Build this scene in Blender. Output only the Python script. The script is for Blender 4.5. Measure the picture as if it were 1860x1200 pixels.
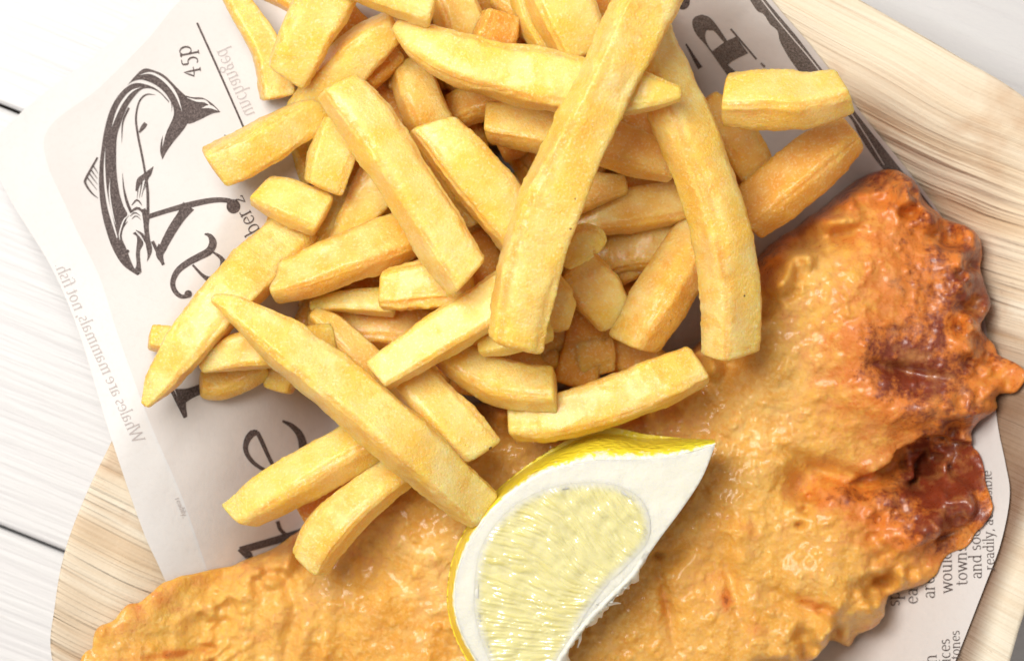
import bpy, math, random
import numpy as np
from mathutils import Vector

for o in list(bpy.data.objects):
    bpy.data.objects.remove(o, do_unlink=True)
SC = bpy.context.scene
COL = SC.collection
# ------------------------------------------------------------------ camera
# millimetre bookkeeping: photo pixel (1860x1200) -> metres; the frame spans 186 mm at z = 30 mm
H, ZR = 550.0, 30.0
cd = bpy.data.cameras.new('camera')
cam = bpy.data.objects.new('camera', cd); COL.objects.link(cam)
cam.location = (0, 0, H / 1000)
cam.rotation_euler = (0, 0, 0)
cd.sensor_width = 36
cd.lens = 36 * (H - ZR) / 186.0
cd.clip_start = 0.01; cd.clip_end = 20
cd.dof.use_dof = True
cd.dof.focus_distance = (H - 46) / 1000
cd.dof.aperture_fstop = 20
SC.camera = cam
# ------------------------------------------------------------------ light
W = bpy.data.worlds.new('World'); SC.world = W; W.use_nodes = True
bg = W.node_tree.nodes['Background']
bg.inputs[0].default_value = (1.0, 0.925, 0.86, 1); bg.inputs[1].default_value = 0.37


def area(name, loc, target, size, power, color):
    l = bpy.data.lights.new(name, 'AREA'); l.shape = 'SQUARE'; l.size = size
    l.energy = power; l.color = color
    o = bpy.data.objects.new(name, l); COL.objects.link(o); o.location = loc
    o.rotation_euler = (Vector(target) - Vector(loc)).to_track_quat('-Z', 'Y').to_euler()
    return o


area('window_light', (-0.17, 0.16, 0.52), (0.0, 0.0, 0.02), 0.28, 4.0, (1.0, 0.96, 0.90))
SC.cycles.adaptive_threshold = 0.025; SC.cycles.max_bounces = 7; SC.cycles.diffuse_bounces = 5; SC.cycles.glossy_bounces = 2; SC.cycles.transmission_bounces = 3
SC.view_settings.view_transform = 'Standard'
SC.view_settings.look = 'None'
SC.view_settings.exposure = 0.0
SC.view_settings.gamma = 1.0

# ------------------------------------------------------------------ helpers
RNG = random.Random(7)


def sc_at(z): return (H - z) / (H - ZR)


def pw(x, y, z):
    """photo pixel + height (mm) -> world metres"""
    s = 1e-4 * sc_at(z)
    return np.array([(x - 930) * s, -(y - 600) * s, z * 1e-3])


def hash3(ix, iy, iz, seed):
    h = (ix.astype(np.int64) * 374761393 + iy.astype(np.int64) * 668265263 + iz.astype(np.int64) * 1274126177 + seed * 974711) & 0xffffffff
    h = ((h ^ (h >> 13)) * 1274126177) & 0xffffffff
    h = h ^ (h >> 16)
    h = (h * 2246822519) & 0xffffffff
    h = h ^ (h >> 15)
    return h / 4294967295.0 * 2 - 1


def vnoise(p, seed=0):
    i = np.floor(p).astype(np.int64); f = p - i
    u = f * f * f * (f * (f * 6 - 15) + 10)
    r = 0
    for dx in (0, 1):
        wx = u[:, 0] if dx else 1 - u[:, 0]
        for dy in (0, 1):
            wy = u[:, 1] if dy else 1 - u[:, 1]
            for dz in (0, 1):
                wz = u[:, 2] if dz else 1 - u[:, 2]
                r = r + hash3(i[:, 0] + dx, i[:, 1] + dy, i[:, 2] + dz, seed) * wx * wy * wz
    return r


def fbm(p, seed=0, octv=4, gain=0.5):
    a, s, r = 1.0, 1.0, 0
    for k in range(octv):
        r = r + a * vnoise(p * s + 17.3 * k, seed + k); a *= gain; s *= 2.03
    return r


def sm(a, b, x):
    t = np.clip((x - a) / (b - a), 0, 1); return t * t * (3 - 2 * t)


def catmull(P, n, closed=False):
    """P (k,d) -> n points per segment on a Catmull-Rom curve"""
    P = np.asarray(P, float); k = len(P); out = []
    segs = k if closed else k - 1
    for i in range(segs):
        if closed:
            p0, p1, p2, p3 = P[(i - 1) % k], P[i], P[(i + 1) % k], P[(i + 2) % k]
        else:
            p0 = P[i - 1] if i > 0 else 2 * P[0] - P[1]
            p1, p2 = P[i], P[i + 1]
            p3 = P[i + 2] if i + 2 < k else 2 * P[-1] - P[-2]
        for t in np.arange(n) / n:
            out.append(0.5 * ((2 * p1) + (-p0 + p2) * t + (2 * p0 - 5 * p1 + 4 * p2 - p3) * t * t + (-p0 + 3 * p1 - 3 * p2 + p3) * t ** 3))
    if not closed: out.append(P[-1])
    return np.array(out)


def resample(P, n):
    P = np.asarray(P, float)
    d = np.r_[0, np.cumsum(np.linalg.norm(np.diff(P[:, :2], axis=0), axis=1))]
    t = np.linspace(0, d[-1], n)
    return np.stack([np.interp(t, d, P[:, j]) for j in range(P.shape[1])], 1)


def poly_sdf(x, y, P):
    """positive inside; also nearest boundary point"""
    A = P; B = np.roll(P, -1, 0)
    best = np.full(x.shape, 1e18); nx = np.zeros(x.shape); ny = np.zeros(x.shape)
    ins = np.zeros(x.shape, bool)
    for a, b in zip(A, B):
        e = b - a; L = max(e @ e, 1e-12)
        t = np.clip(((x - a[0]) * e[0] + (y - a[1]) * e[1]) / L, 0, 1)
        qx = a[0] + t * e[0]; qy = a[1] + t * e[1]
        d = (x - qx) ** 2 + (y - qy) ** 2
        m = d < best
        best = np.where(m, d, best); nx = np.where(m, qx, nx); ny = np.where(m, qy, ny)
        c = ((a[1] > y) != (b[1] > y))
        if abs(e[1]) > 1e-12:
            c &= x < (b[0] - a[0]) * (y - a[1]) / (b[1] - a[1]) + a[0]
            ins ^= c
    d = np.sqrt(best)
    return np.where(ins, d, -d), nx, ny


def border(Q):
    E = np.concatenate([Q[:, [0, 1]], Q[:, [1, 2]], Q[:, [2, 3]], Q[:, [3, 0]]])
    n = Q.max() + 1
    k = E[:, 0].astype(np.int64) * n + E[:, 1]; kr = E[:, 1].astype(np.int64) * n + E[:, 0]
    return E[~np.isin(k, kr)]


def clip_grid(P, step, holes=()):
    """quads covering polygon P with the border vertices snapped onto it"""
    P = np.asarray(P, float)
    x0, y0 = P.min(0) - 1.5 * step; x1, y1 = P.max(0) + 1.5 * step
    nx_, ny_ = int((x1 - x0) / step) + 1, int((y1 - y0) / step) + 1
    gx, gy = np.meshgrid(x0 + np.arange(nx_) * step, y0 + np.arange(ny_) * step)
    gx = gx.ravel(); gy = gy.ravel()
    s, qx, qy = poly_sdf(gx, gy, P)
    for h in holes:
        s2, q2x, q2y = poly_sdf(gx, gy, np.asarray(h, float)); s2 = -s2
        m = s2 < s
        s = np.where(m, s2, s); qx = np.where(m, q2x, qx); qy = np.where(m, q2y, qy)
    ok = (s > -0.72 * step).reshape(ny_, nx_)
    cell = ok[:-1, :-1] & ok[1:, :-1] & ok[:-1, 1:] & ok[1:, 1:]
    sn = s < 0.28 * step
    gx = np.where(sn, qx, gx); gy = np.where(sn, qy, gy)
    j, i = np.nonzero(cell)
    v = j * nx_ + i
    Q = np.stack([v, v + 1, v + nx_ + 1, v + nx_], 1)
    bv = np.unique(border(Q))
    gx[bv] = qx[bv]; gy[bv] = qy[bv]; s[bv] = 0
    used, inv = np.unique(Q, return_inverse=True)
    Q = inv.reshape(Q.shape)
    return gx[used], gy[used], np.maximum(s[used], 0) * (~sn[used]), Q


def link(name, V, F, mat, parent=None, attrs=None, origin=None, smooth=True):
    """world-space vertices -> object whose origin sits at `origin`"""
    V = np.asarray(V, float)
    if origin is None:
        origin = np.zeros(3) if parent is None else np.array(parent.location)
    me = bpy.data.meshes.new(name)
    L = V - np.asarray(origin)
    F = F.tolist() if isinstance(F, np.ndarray) else F
    me.from_pydata(L.tolist(), [], F)
    if smooth: me.polygons.foreach_set('use_smooth', np.ones(len(me.polygons), bool))
    for k, a in (attrs or {}).items():
        at = me.attributes.new(k, 'FLOAT', 'POINT'); at.data.foreach_set('value', np.asarray(a, np.float32))
    me.materials.append(mat)
    me.update()
    o = bpy.data.objects.new(name, me); COL.objects.link(o)
    if parent is None: o.location = origin
    else: o.parent = parent
    return o


def tag(o, label=None, cat=None, group=None, kind=None):
    if label: o['label'] = label
    if cat: o['category'] = cat
    if group: o['group'] = group
    if kind: o['kind'] = kind
    return o


# ------------------------------------------------------------------ materials
class NT:
    def __init__(s, name):
        s.m = bpy.data.materials.new(name); s.m.use_nodes = True
        s.t = s.m.node_tree; s.b = s.t.nodes['Principled BSDF']
        s.tc = s.n('ShaderNodeTexCoord')

    def n(s, typ, **kw):
        nd = s.t.nodes.new(typ)
        for k, v in kw.items():
            if k.startswith('i_'):
                key = k[2:]; key = int(key) if key.isdigit() else key.replace('_', ' ')
                s.set(nd.inputs[key], v)
            else: setattr(nd, k, v)
        return nd

    def set(s, sock, v):
        if isinstance(v, bpy.types.NodeSocket): s.t.links.new(v, sock)
        elif isinstance(v, tuple) and len(v) == 3 and sock.type == 'RGBA': sock.default_value = (*v, 1)
        else: sock.default_value = v

    def math(s, op, a, b=0.0, clamp=False):
        nd = s.n('ShaderNodeMath', operation=op, use_clamp=clamp); s.set(nd.inputs[0], a); s.set(nd.inputs[1], b); return nd.outputs[0]

    def map(s, scale=(1, 1, 1), rot=(0, 0, 0), vec=None):
        nd = s.n('ShaderNodeMapping'); s.set(nd.inputs[0], vec or s.tc.outputs['Object'])
        nd.inputs['Rotation'].default_value = rot; nd.inputs['Scale'].default_value = scale; return nd.outputs[0]

    def noise(s, scale, vec=None, det=3, rough=0.55, dist=0.0):
        nd = s.n('ShaderNodeTexNoise'); nd.inputs['Scale'].default_value = scale; nd.inputs['Detail'].default_value = det
        nd.inputs['Roughness'].default_value = rough; nd.inputs['Distortion'].default_value = dist
        s.set(nd.inputs['Vector'], vec or s.tc.outputs['Object']); return nd.outputs['Fac']

    def ramp(s, f, *stops):
        nd = s.n('ShaderNodeValToRGB'); s.set(nd.inputs[0], f); e = nd.color_ramp.elements
        while len(e) < len(stops): e.new(0.5)
        for k, (p, c) in enumerate(stops):
            e[k].position = p; e[k].color = (c, c, c, 1) if not isinstance(c, tuple) else (*c, 1)
        return nd.outputs[0]

    def mix(s, f, a, b):
        nd = s.n('ShaderNodeMix', data_type='RGBA'); s.set(nd.inputs[0], f); s.set(nd.inputs[6], a); s.set(nd.inputs[7], b); return nd.outputs[2]

    def attr(s, name):
        return s.n('ShaderNodeAttribute', attribute_name=name).outputs['Fac']

    def bump(s, h, dist, strength=1.0, prev=None):
        nd = s.n('ShaderNodeBump'); nd.inputs['Strength'].default_value = strength; nd.inputs['Distance'].default_value = dist
        s.set(nd.inputs['Height'], h)
        if prev: s.set(nd.inputs['Normal'], prev)
        return nd.outputs[0]

    def out(s, col=None, rough=None, normal=None, **kw):
        if col is not None: s.set(s.b.inputs['Base Color'], col)
        if rough is not None: s.set(s.b.inputs['Roughness'], rough)
        if normal is not None: s.set(s.b.inputs['Normal'], normal)
        for k, v in kw.items(): s.set(s.b.inputs[k.replace('_', ' ')], v)
        return s.m


def mat_chip():
    s = NT('fried_potato')
    rnd = s.n('ShaderNodeObjectInfo').outputs['Random']
    big = s.noise(110, det=2); mid = s.noise(380, det=3); fine = s.noise(1900, det=3, rough=0.65)
    toast = s.attr('toast'); edge = s.attr('edge')
    c = s.mix(s.ramp(big, (0.36, 0.0), (0.66, 1.0)), (0.94, 0.605, 0.10), (0.95, 0.755, 0.30))
    c = s.mix(s.math('MULTIPLY', s.ramp(mid, (0.48, 0.0), (0.70, 1.0)), 0.45), c, (0.93, 0.59, 0.05))
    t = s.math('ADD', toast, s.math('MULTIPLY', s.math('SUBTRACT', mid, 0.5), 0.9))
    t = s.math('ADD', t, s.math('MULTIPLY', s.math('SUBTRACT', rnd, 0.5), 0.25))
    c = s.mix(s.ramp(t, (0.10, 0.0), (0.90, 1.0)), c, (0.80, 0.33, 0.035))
    e = s.math('MULTIPLY', edge, s.ramp(s.noise(240, det=4), (0.30, 0.0), (0.58, 1.0)))
    c = s.mix(s.math('MULTIPLY', e, 0.85), c, (0.78, 0.37, 0.045))
    c = s.mix(s.math('MULTIPLY', s.ramp(fine, (0.54, 0.0), (0.66, 1.0)), 0.50), c, (0.97, 0.84, 0.50))
    spot = s.ramp(s.noise(330, det=1), (0.80, 0.0), (0.815, 1.0))
    c = s.mix(spot, c, (0.16, 0.06, 0.02))
    vor = s.n('ShaderNodeTexVoronoi', feature='SMOOTH_F1'); vor.inputs['Scale'].default_value = 2400
    s.set(vor.inputs['Vector'], s.tc.outputs['Object'])
    nrm = s.bump(s.noise(1200, det=5, rough=0.78), 0.0006, 0.6)
    nrm = s.bump(vor.outputs['Distance'], 0.0002, 0.5, nrm)
    r = s.ramp(fine, (0.38, 0.50), (0.66, 0.26))
    return s.out(c, r, nrm, Subsurface_Weight=0.7, Subsurface_Radius=(1.0, 0.52, 0.12), Subsurface_Scale=0.0055,
                 Specular_IOR_Level=0.5, Coat_Weight=0.32, Coat_Roughness=0.2)


def mat_fish():
    s = NT('fried_batter')
    toast = s.attr('toast'); pale = s.attr('pale')
    big = s.noise(60, det=4, rough=0.6); mid = s.noise(260, det=5, rough=0.65); fine = s.noise(1300, det=4, rough=0.7)
    c = s.mix(s.ramp(big, (0.36, 0.0), (0.64, 1.0)), (0.78, 0.36, 0.042), (0.86, 0.49, 0.095))
    c = s.mix(s.math('MULTIPLY', s.ramp(mid, (0.50, 0.0), (0.70, 1.0)), 0.75), c, (0.87, 0.55, 0.15))
    p = s.math('ADD', pale, s.math('MULTIPLY', s.math('SUBTRACT', mid, 0.5), 1.3))
    c = s.mix(s.ramp(p, (0.30, 0.0), (0.95, 1.0)), c, (0.90, 0.64, 0.23))
    c = s.mix(s.math('MULTIPLY', s.ramp(fine, (0.50, 0.0), (0.66, 1.0)), 0.5), c, (0.95, 0.70, 0.30))
    t = s.math('ADD', toast, s.math('MULTIPLY', s.math('SUBTRACT', mid, 0.5), 1.3))
    t = s.math('ADD', t, s.math('MULTIPLY', s.math('SUBTRACT', fine, 0.5), 0.6))
    t = s.math('ADD', t, s.math('MULTIPLY', s.math('SUBTRACT', big, 0.5), 0.9))
    c = s.mix(s.ramp(t, (0.15, 0.0), (0.60, 1.0)), c, (0.68, 0.205, 0.026))
    c = s.mix(s.ramp(t, (0.70, 0.0), (1.18, 1.0)), c, (0.21, 0.036, 0.012))
    c = s.mix(s.math('MULTIPLY', s.ramp(s.noise(190, det=5, rough=0.7), (0.50, 0.0), (0.68, 1.0)), 0.42), c, (0.72, 0.34, 0.10))
    gl = s.math('SUBTRACT', 1.0, s.math('MULTIPLY', toast, 0.75), clamp=True)
    nrm = s.bump(s.math('MULTIPLY', s.noise(800, det=6, rough=0.75), gl), 0.0008, 0.75)
    vor = s.n('ShaderNodeTexVoronoi', feature='SMOOTH_F1'); vor.inputs['Scale'].default_value = 1300
    s.set(vor.inputs['Vector'], s.tc.outputs['Object'])
    nrm = s.bump(vor.outputs['Distance'], 0.0003, 0.35, nrm)
    r = s.ramp(fine, (0.38, 0.50), (0.64, 0.24))
    return s.out(c, r, nrm, Subsurface_Weight=0.3, Subsurface_Radius=(1.0, 0.45, 0.10), Subsurface_Scale=0.003,
                 Specular_IOR_Level=0.5, Coat_Weight=0.36, Coat_Roughness=0.13)


GR = math.radians(-26)      # grain direction of the palm leaf, in the world xy plane


def mat_leaf():
    s = NT('pressed_palm_leaf')
    v = s.map(rot=(0, 0, -GR))
    nz = s.n('ShaderNodeTexNoise'); nz.inputs['Scale'].default_value = 9; s.set(nz.inputs['Vector'], v)
    vm = s.n('ShaderNodeVectorMath', operation='MULTIPLY_ADD'); s.set(vm.inputs[0], nz.outputs['Color']); vm.inputs[1].default_value = (0.02, 0.018, 0.0); s.set(vm.inputs[2], v)
    w = vm.outputs[0]
    rib = s.noise(1.0, s.map((16, 620, 16), vec=w), det=2, rough=0.45)
    rib2 = s.noise(1.0, s.map((25, 1900, 25), vec=w), det=3)
    band = s.noise(1.0, s.map((9, 130, 9), vec=w), det=3)
    blot = s.noise(45, w, det=4, rough=0.6)
    c = s.mix(s.ramp(band, (0.32, 0.0), (0.68, 1.0)), (0.74, 0.59, 0.41), (0.82, 0.76, 0.63))
    c = s.mix(s.math('MULTIPLY', s.math('MULTIPLY', s.ramp(rib, (0.28, 1.0), (0.48, 0.0)), 0.55), s.attr('ribby')), c, (0.52, 0.33, 0.17))
    c = s.mix(s.math('MULTIPLY', s.ramp(rib2, (0.30, 1.0), (0.46, 0.0)), 0.30), c, (0.55, 0.38, 0.22))
    c = s.mix(s.math('MULTIPLY', s.ramp(blot, (0.60, 0.0), (0.74, 1.0)), 0.5), c, (0.50, 0.27, 0.13))
    fl = s.noise(1.0, s.map((240, 700, 240), vec=w), det=2)
    reg = s.ramp(s.noise(30, det=2), (0.52, 0.0), (0.62, 1.0))
    c = s.mix(s.math('MULTIPLY', s.ramp(fl, (0.68, 0.0), (0.74, 1.0)), reg), c, (0.22, 0.09, 0.05))
    # leaf tanner at the left; at the right, shadow painted into its colour
    c = s.mix(s.math('MULTIPLY', s.attr('tan_and_shade'), s.ramp(blot, (0.25, 0.8), (0.6, 1.0))), c, (0.17, 0.080, 0.038))
    rb = s.attr('ribby')
    nrm = s.bump(s.math('MULTIPLY', rib, rb), 0.0026, 0.8)
    nrm = s.bump(rib2, 0.0005, 0.6, nrm)
    nrm = s.bump(s.noise(1500, det=3), 0.0002, 0.4, nrm)
    return s.out(c, 0.55, nrm, Specular_IOR_Level=0.35)


def mat_table():
    s = NT('white_painted_wood')
    v = s.map(rot=(0, 0, 0))
    g = s.noise(1.0, s.map((14, 330, 10)), det=4, rough=0.55, dist=0.6)
    g2 = s.noise(1.0, s.map((30, 1100, 10)), det=3)
    worn = s.noise(1.0, s.map((60, 130, 30)), det=5, rough=0.65)
    c = s.mix(s.ramp(g, (0.35, 0.0), (0.6, 1.0)), (0.635, 0.63, 0.645), (0.65, 0.65, 0.66))
    c = s.mix(s.math('MULTIPLY', s.ramp(worn, (0.66, 0.0), (0.76, 1.0)), 0.5), c, (0.52, 0.45, 0.37))
    nrm = s.bump(g, 0.0012, 0.4); nrm = s.bump(g2, 0.0004, 0.5, nrm)
    return s.out(c, 0.45, nrm, Specular_IOR_Level=0.4)


def mat_paper(name, col, col2):
    s = NT(name)
    c = s.mix(s.ramp(s.noise(38, det=3), (0.35, 0.0), (0.65, 1.0)), col, col2)
    fib = s.noise(900, det=4, rough=0.7)
    c = s.mix(s.math('MULTIPLY', s.ramp(fib, (0.3, 1.0), (0.5, 0.0)), 0.10), c, (0.5, 0.46, 0.42))
    nrm = s.bump(s.noise(60, det=3), 0.0012, 0.35); nrm = s.bump(fib, 0.00015, 0.4, nrm)
    m = s.out(c, 0.62, nrm, Specular_IOR_Level=0.25)
    tr = s.n('ShaderNodeBsdfTranslucent'); s.set(tr.inputs[0], c); s.set(tr.inputs[1], nrm)
    mx = s.n('ShaderNodeMixShader'); mx.inputs[0].default_value = 0.18
    s.t.links.new(s.b.outputs[0], mx.inputs[1]); s.t.links.new(tr.outputs[0], mx.inputs[2])
    s.t.links.new(mx.outputs[0], s.t.nodes['Material Output'].inputs[0])
    return m


def mat_ink(name, col, light, amt=1.0):
    s = NT(name)
    f = s.ramp(s.noise(3200, det=3, rough=0.8), (0.42, 0.0), (0.80, amt))
    return s.out(s.mix(f, col, light), 0.7, None, Specular_IOR_Level=0.15)


def mat_rind():
    s = NT('lemon_rind')
    g = s.attr('green'); e = s.attr('pithy')
    c = s.mix(s.noise(120, det=3), (0.90, 0.70, 0.035), (0.92, 0.78, 0.06))
    c = s.mix(s.math('MULTIPLY', g, 0.7), c, (0.68, 0.68, 0.035))
    f = s.math('ADD', e, s.math('MULTIPLY', s.math('SUBTRACT', s.noise(900, det=3), 0.5), 1.6))
    c = s.mix(s.ramp(f, (0.45, 0.0), (0.75, 1.0)), c, (0.88, 0.86, 0.66))
    vor = s.n('ShaderNodeTexVoronoi', feature='SMOOTH_F1'); vor.inputs['Scale'].default_value = 850
    s.set(vor.inputs['Vector'], s.tc.outputs['Object'])
    nrm = s.bump(vor.outputs['Distance'], 0.0006, 0.5); nrm = s.bump(s.noise(300, det=3), 0.0008, 0.3, nrm)
    return s.out(c, 0.30, nrm, Subsurface_Weight=0.15, Subsurface_Radius=(1, 0.8, 0.2), Subsurface_Scale=0.002, Coat_Weight=0.2, Coat_Roughness=0.15)


def mat_pith():
    s = NT('lemon_pith')
    c = s.mix(s.noise(250, det=4), (0.76, 0.75, 0.64), (0.79, 0.78, 0.70))
    nrm = s.bump(s.noise(900, det=4, rough=0.65), 0.0003, 0.5)
    return s.out(c, 0.5, nrm, Subsurface_Weight=0.4, Subsurface_Radius=(1, 0.9, 0.6), Subsurface_Scale=0.003, Specular_IOR_Level=0.35)


def mat_pulp():
    s = NT('lemon_pulp')
    h = s.attr('vesicle')
    c = s.mix(s.ramp(h, (0.1, 0.0), (0.9, 1.0)), (0.78, 0.73, 0.38), (0.70, 0.61, 0.19))
    c = s.mix(s.ramp(s.noise(70, det=2), (0.4, 0.0), (0.62, 1.0)), c, (0.78, 0.73, 0.36))
    c = s.mix(s.attr('rimmed'), c, (0.76, 0.75, 0.62))
    nrm = s.bump(s.noise(900, det=2), 0.0002, 0.3)
    return s.out(c, 0.06, nrm, Subsurface_Weight=0.4, Subsurface_Radius=(1, 0.9, 0.35), Subsurface_Scale=0.004,
                 Specular_IOR_Level=0.8, Coat_Weight=0.8, Coat_Roughness=0.05)


M_CHIP, M_FISH, M_LEAF, M_TABLE = mat_chip(), mat_fish(), mat_leaf(), mat_table()
M_PAPER = mat_paper('newsprint', (0.71, 0.675, 0.66), (0.745, 0.715, 0.70))
M_PAPER2 = mat_paper('newsprint_single_layer', (0.77, 0.755, 0.75), (0.79, 0.78, 0.775))
M_INK = mat_ink('black_ink', (0.055, 0.042, 0.040), (0.26, 0.21, 0.20))
M_INKG = mat_ink('worn_black_ink', (0.085, 0.070, 0.062), (0.36, 0.31, 0.29))
M_INKF = mat_ink('show_through_ink', (0.43, 0.39, 0.385), (0.54, 0.50, 0.49))
M_INKW = mat_paper('unprinted_line', (0.71, 0.675, 0.66), (0.745, 0.715, 0.70))
M_RIND, M_PITH, M_PULP = mat_rind(), mat_pith(), mat_pulp()
s_ = NT('seam_shadow_wood'); M_GAP = s_.out((0.12, 0.09, 0.07), 0.8)

# ------------------------------------------------------------------ table of painted planks
ang = math.atan2(-(1002 - 955), 118)
U = np.array([math.cos(ang), math.sin(ang)]); Nn = np.array([-U[1], U[0]])
table = bpy.data.objects.new('table', None); COL.objects.link(table)
tag(table, 'white painted plank table top with grooved wood grain under the leaf tray', 'table')


def seam_q(px, py):
    w = pw(px, py, 0)[:2]; return float(w @ Nn)


q1, q2 = seam_q(0, 191), seam_q(0, 956)
edges_q = [q2 - 0.172, q2 - 0.084, q2, q1, q1 + 0.128, q1 + 0.21, q1 + 0.30]
GAP = 0.00065
for k in range(len(edges_q) - 1):
    a, b = edges_q[k] + GAP / 2, edges_q[k + 1] - GAP / 2
    wd = b - a; L = 0.36; nu, nv = 60, 14
    r = 0.0007
    vs = np.r_[a, a + r * 0.35, a + r, np.linspace(a + 0.004, b - 0.004, nv), b - r, b - r * 0.35, b]
    us = np.linspace(-L, L, nu)
    uu, vv = np.meshgrid(us, vs)
    ed = np.minimum(vv - a, b - vv)
    z = -0.0007 * (1 - np.clip(ed / r, 0, 1)) ** 2 + 0.00015 * vnoise(np.stack([uu.ravel() * 20, vv.ravel() * 60, np.full(uu.size, k * 5.1)], 1), k).reshape(uu.shape)
    loc = np.stack([uu, vv, z], -1).reshape(-1, 3)
    nn = len(vs)
    idx = np.arange(nn * nu).reshape(nn, nu)
    F = np.stack([idx[:-1, :-1], idx[:-1, 1:], idx[1:, 1:], idx[1:, :-1]], -1).reshape(-1, 4).tolist()
    # sides and underside
    base = len(loc)
    bot = np.array([[-L, a, -0.018], [L, a, -0.018], [L, b, -0.018], [-L, b, -0.018]])
    loc = np.r_[loc, bot]
    F += [[base + 3, base + 2, base + 1, base]]
    F += [[base, base + 1] + idx[0, ::-1].tolist(), [base + 2, base + 3] + idx[-1, :].tolist()]
    F += [[base + 1, base + 2] + idx[::-1, -1].tolist(), [base + 3, base] + idx[:, 0].tolist()]
    me = bpy.data.meshes.new('plank'); 
    cen = np.array([0, (a + b) / 2, 0])
    me.from_pydata((loc - cen).tolist(), [], F); me.materials.append(M_TABLE); me.update()
    o = bpy.data.objects.new('plank', me); COL.objects.link(o); o.parent = table
    o.rotation_euler = (0, 0, ang)
    c2 = Nn * (a + b) / 2
    o.location = (c2[0], c2[1], 0)
bt = pw(0, 0, 0)
o = link('batten', [[-.5, -.35, -.0185], [.5, -.35, -.0185], [.5, .35, -.0185], [-.5, .35, -.0185], [-.5, -.35, -.03], [.5, -.35, -.03], [.5, .35, -.03], [-.5, .35, -.03]],
         [[0, 1, 2, 3], [7, 6, 5, 4], [0, 4, 5, 1], [1, 5, 6, 2], [2, 6, 7, 3], [3, 7, 4, 0]], M_GAP, table, smooth=False)

# ------------------------------------------------------------------ leaf tray
RIM = catmull([(95, 1200), (100, 1100), (118, 1000), (155, 900), (203, 800), (270, 660), (380, 440), (520, 180), (700, -40), (950, -180), (1250, -140), (1450, -60),
               (1563, 0), (1740, 103), (1860, 177), (1975, 290), (2010, 450), (1990, 700), (1930, 930), (1862, 1110), (1780, 1330), (1600, 1500), (1200, 1640),
               (700, 1650), (330, 1560), (150, 1380)], 14, closed=True)


GX0, GY0, GST = -420.0, -620.0, 6.0
_gx, _gy = np.meshgrid(GX0 + GST * np.arange(470), GY0 + GST * np.arange(440))
RIMD = poly_sdf(_gx.ravel(), _gy.ravel(), resample(np.r_[RIM, RIM[:1]], 130)[:-1])[0].reshape(_gx.shape)


def tray_z(x, y):
    """x, y in reference px (world / 1e-4); height of the tray's inner surface in mm"""
    u = np.clip((np.asarray(x, float) - GX0) / GST, 0, 468.9); v = np.clip((np.asarray(y, float) - GY0) / GST, 0, 438.9)
    i = u.astype(int); j = v.astype(int); fu = u - i; fv = v - j
    d = (RIMD[j, i] * (1 - fu) + RIMD[j, i + 1] * fu) * (1 - fv) + (RIMD[j + 1, i] * (1 - fu) + RIMD[j + 1, i + 1] * fu) * fv
    d = d / 10.0
    lip = 30.0 - 1.6 * sm(0, 9, d)
    wall = 25.4 * sm(6, 31 + 20 * sm(750, 350, np.asarray(x, float)), d)
    x = np.asarray(x, float); wob = 0.5 * vnoise(np.stack([x.ravel() / 160, np.asarray(y, float).ravel() / 160, x.ravel() * 0], 1), 3).reshape(x.shape)
    return lip - wall + wob, d


# radial mesh
c0 = np.array([960.0, 660.0])
Rr = resample(np.r_[RIM, RIM[:1]], 420)[:-1]
rad = np.r_[np.linspace(0, 0.42, 64), np.linspace(0.45, 0.97, 16)]
g = (Rr[None] * (1 - rad[:, None, None]) + c0 * rad[:, None, None])
gx, gy = g[..., 0].ravel(), g[..., 1].ravel()
tz, td = tray_z(gx, gy)
nR, nT = len(rad), len(Rr)
V = np.stack([(gx - 930) * 1e-4, -(gy - 600) * 1e-4, tz * 1e-3], 1)
idx = np.arange(nR * nT).reshape(nR, nT); ix2 = np.roll(idx, -1, 1)
F1 = np.stack([idx[:-1], idx[1:], ix2[1:], ix2[:-1]], -1).reshape(-1, 4)
Vb = V.copy(); Vb[:, 2] -= 0.0017
Vb[:nT, :2] *= 1.001
Vb[:, 2] = np.maximum(Vb[:, 2], 0.0004)
F2 = F1[:, ::-1] + len(V)
e0 = np.stack([idx[0], ix2[0], ix2[0] + len(V), idx[0] + len(V)], 1)
capi = [idx[-1].tolist(), (idx[-1] + len(V)).tolist()[::-1]]
tan_and_shade = sm(1500, 1800, gx) * sm(540, 760, gy) * sm(3.5, 8, td) * 0.95 + 0.30 * sm(1400, 1600, gx) * sm(14, 24, td)  # right wall: the fish's shadow and inner shade painted as dark brown
tan_and_shade = np.clip(tan_and_shade + 0.13 * sm(520, 260, gx) + 0.15 * sm(300, 100, gx) * sm(900, 1150, gy), 0, 1)
ribby = 0.22 + 0.78 * np.maximum(sm(8, 17, td), sm(500, 300, gx))
tray = link('leaf_tray', np.r_[V, Vb], F1.tolist() + F2.tolist() + e0.tolist() + capi, M_LEAF, attrs={'tan_and_shade': np.r_[tan_and_shade, tan_and_shade], 'ribby': np.r_[ribby, ribby]})
tag(tray, 'square pressed palm leaf tray with ribbed cream rim holding the fish and chips', 'tray')

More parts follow.
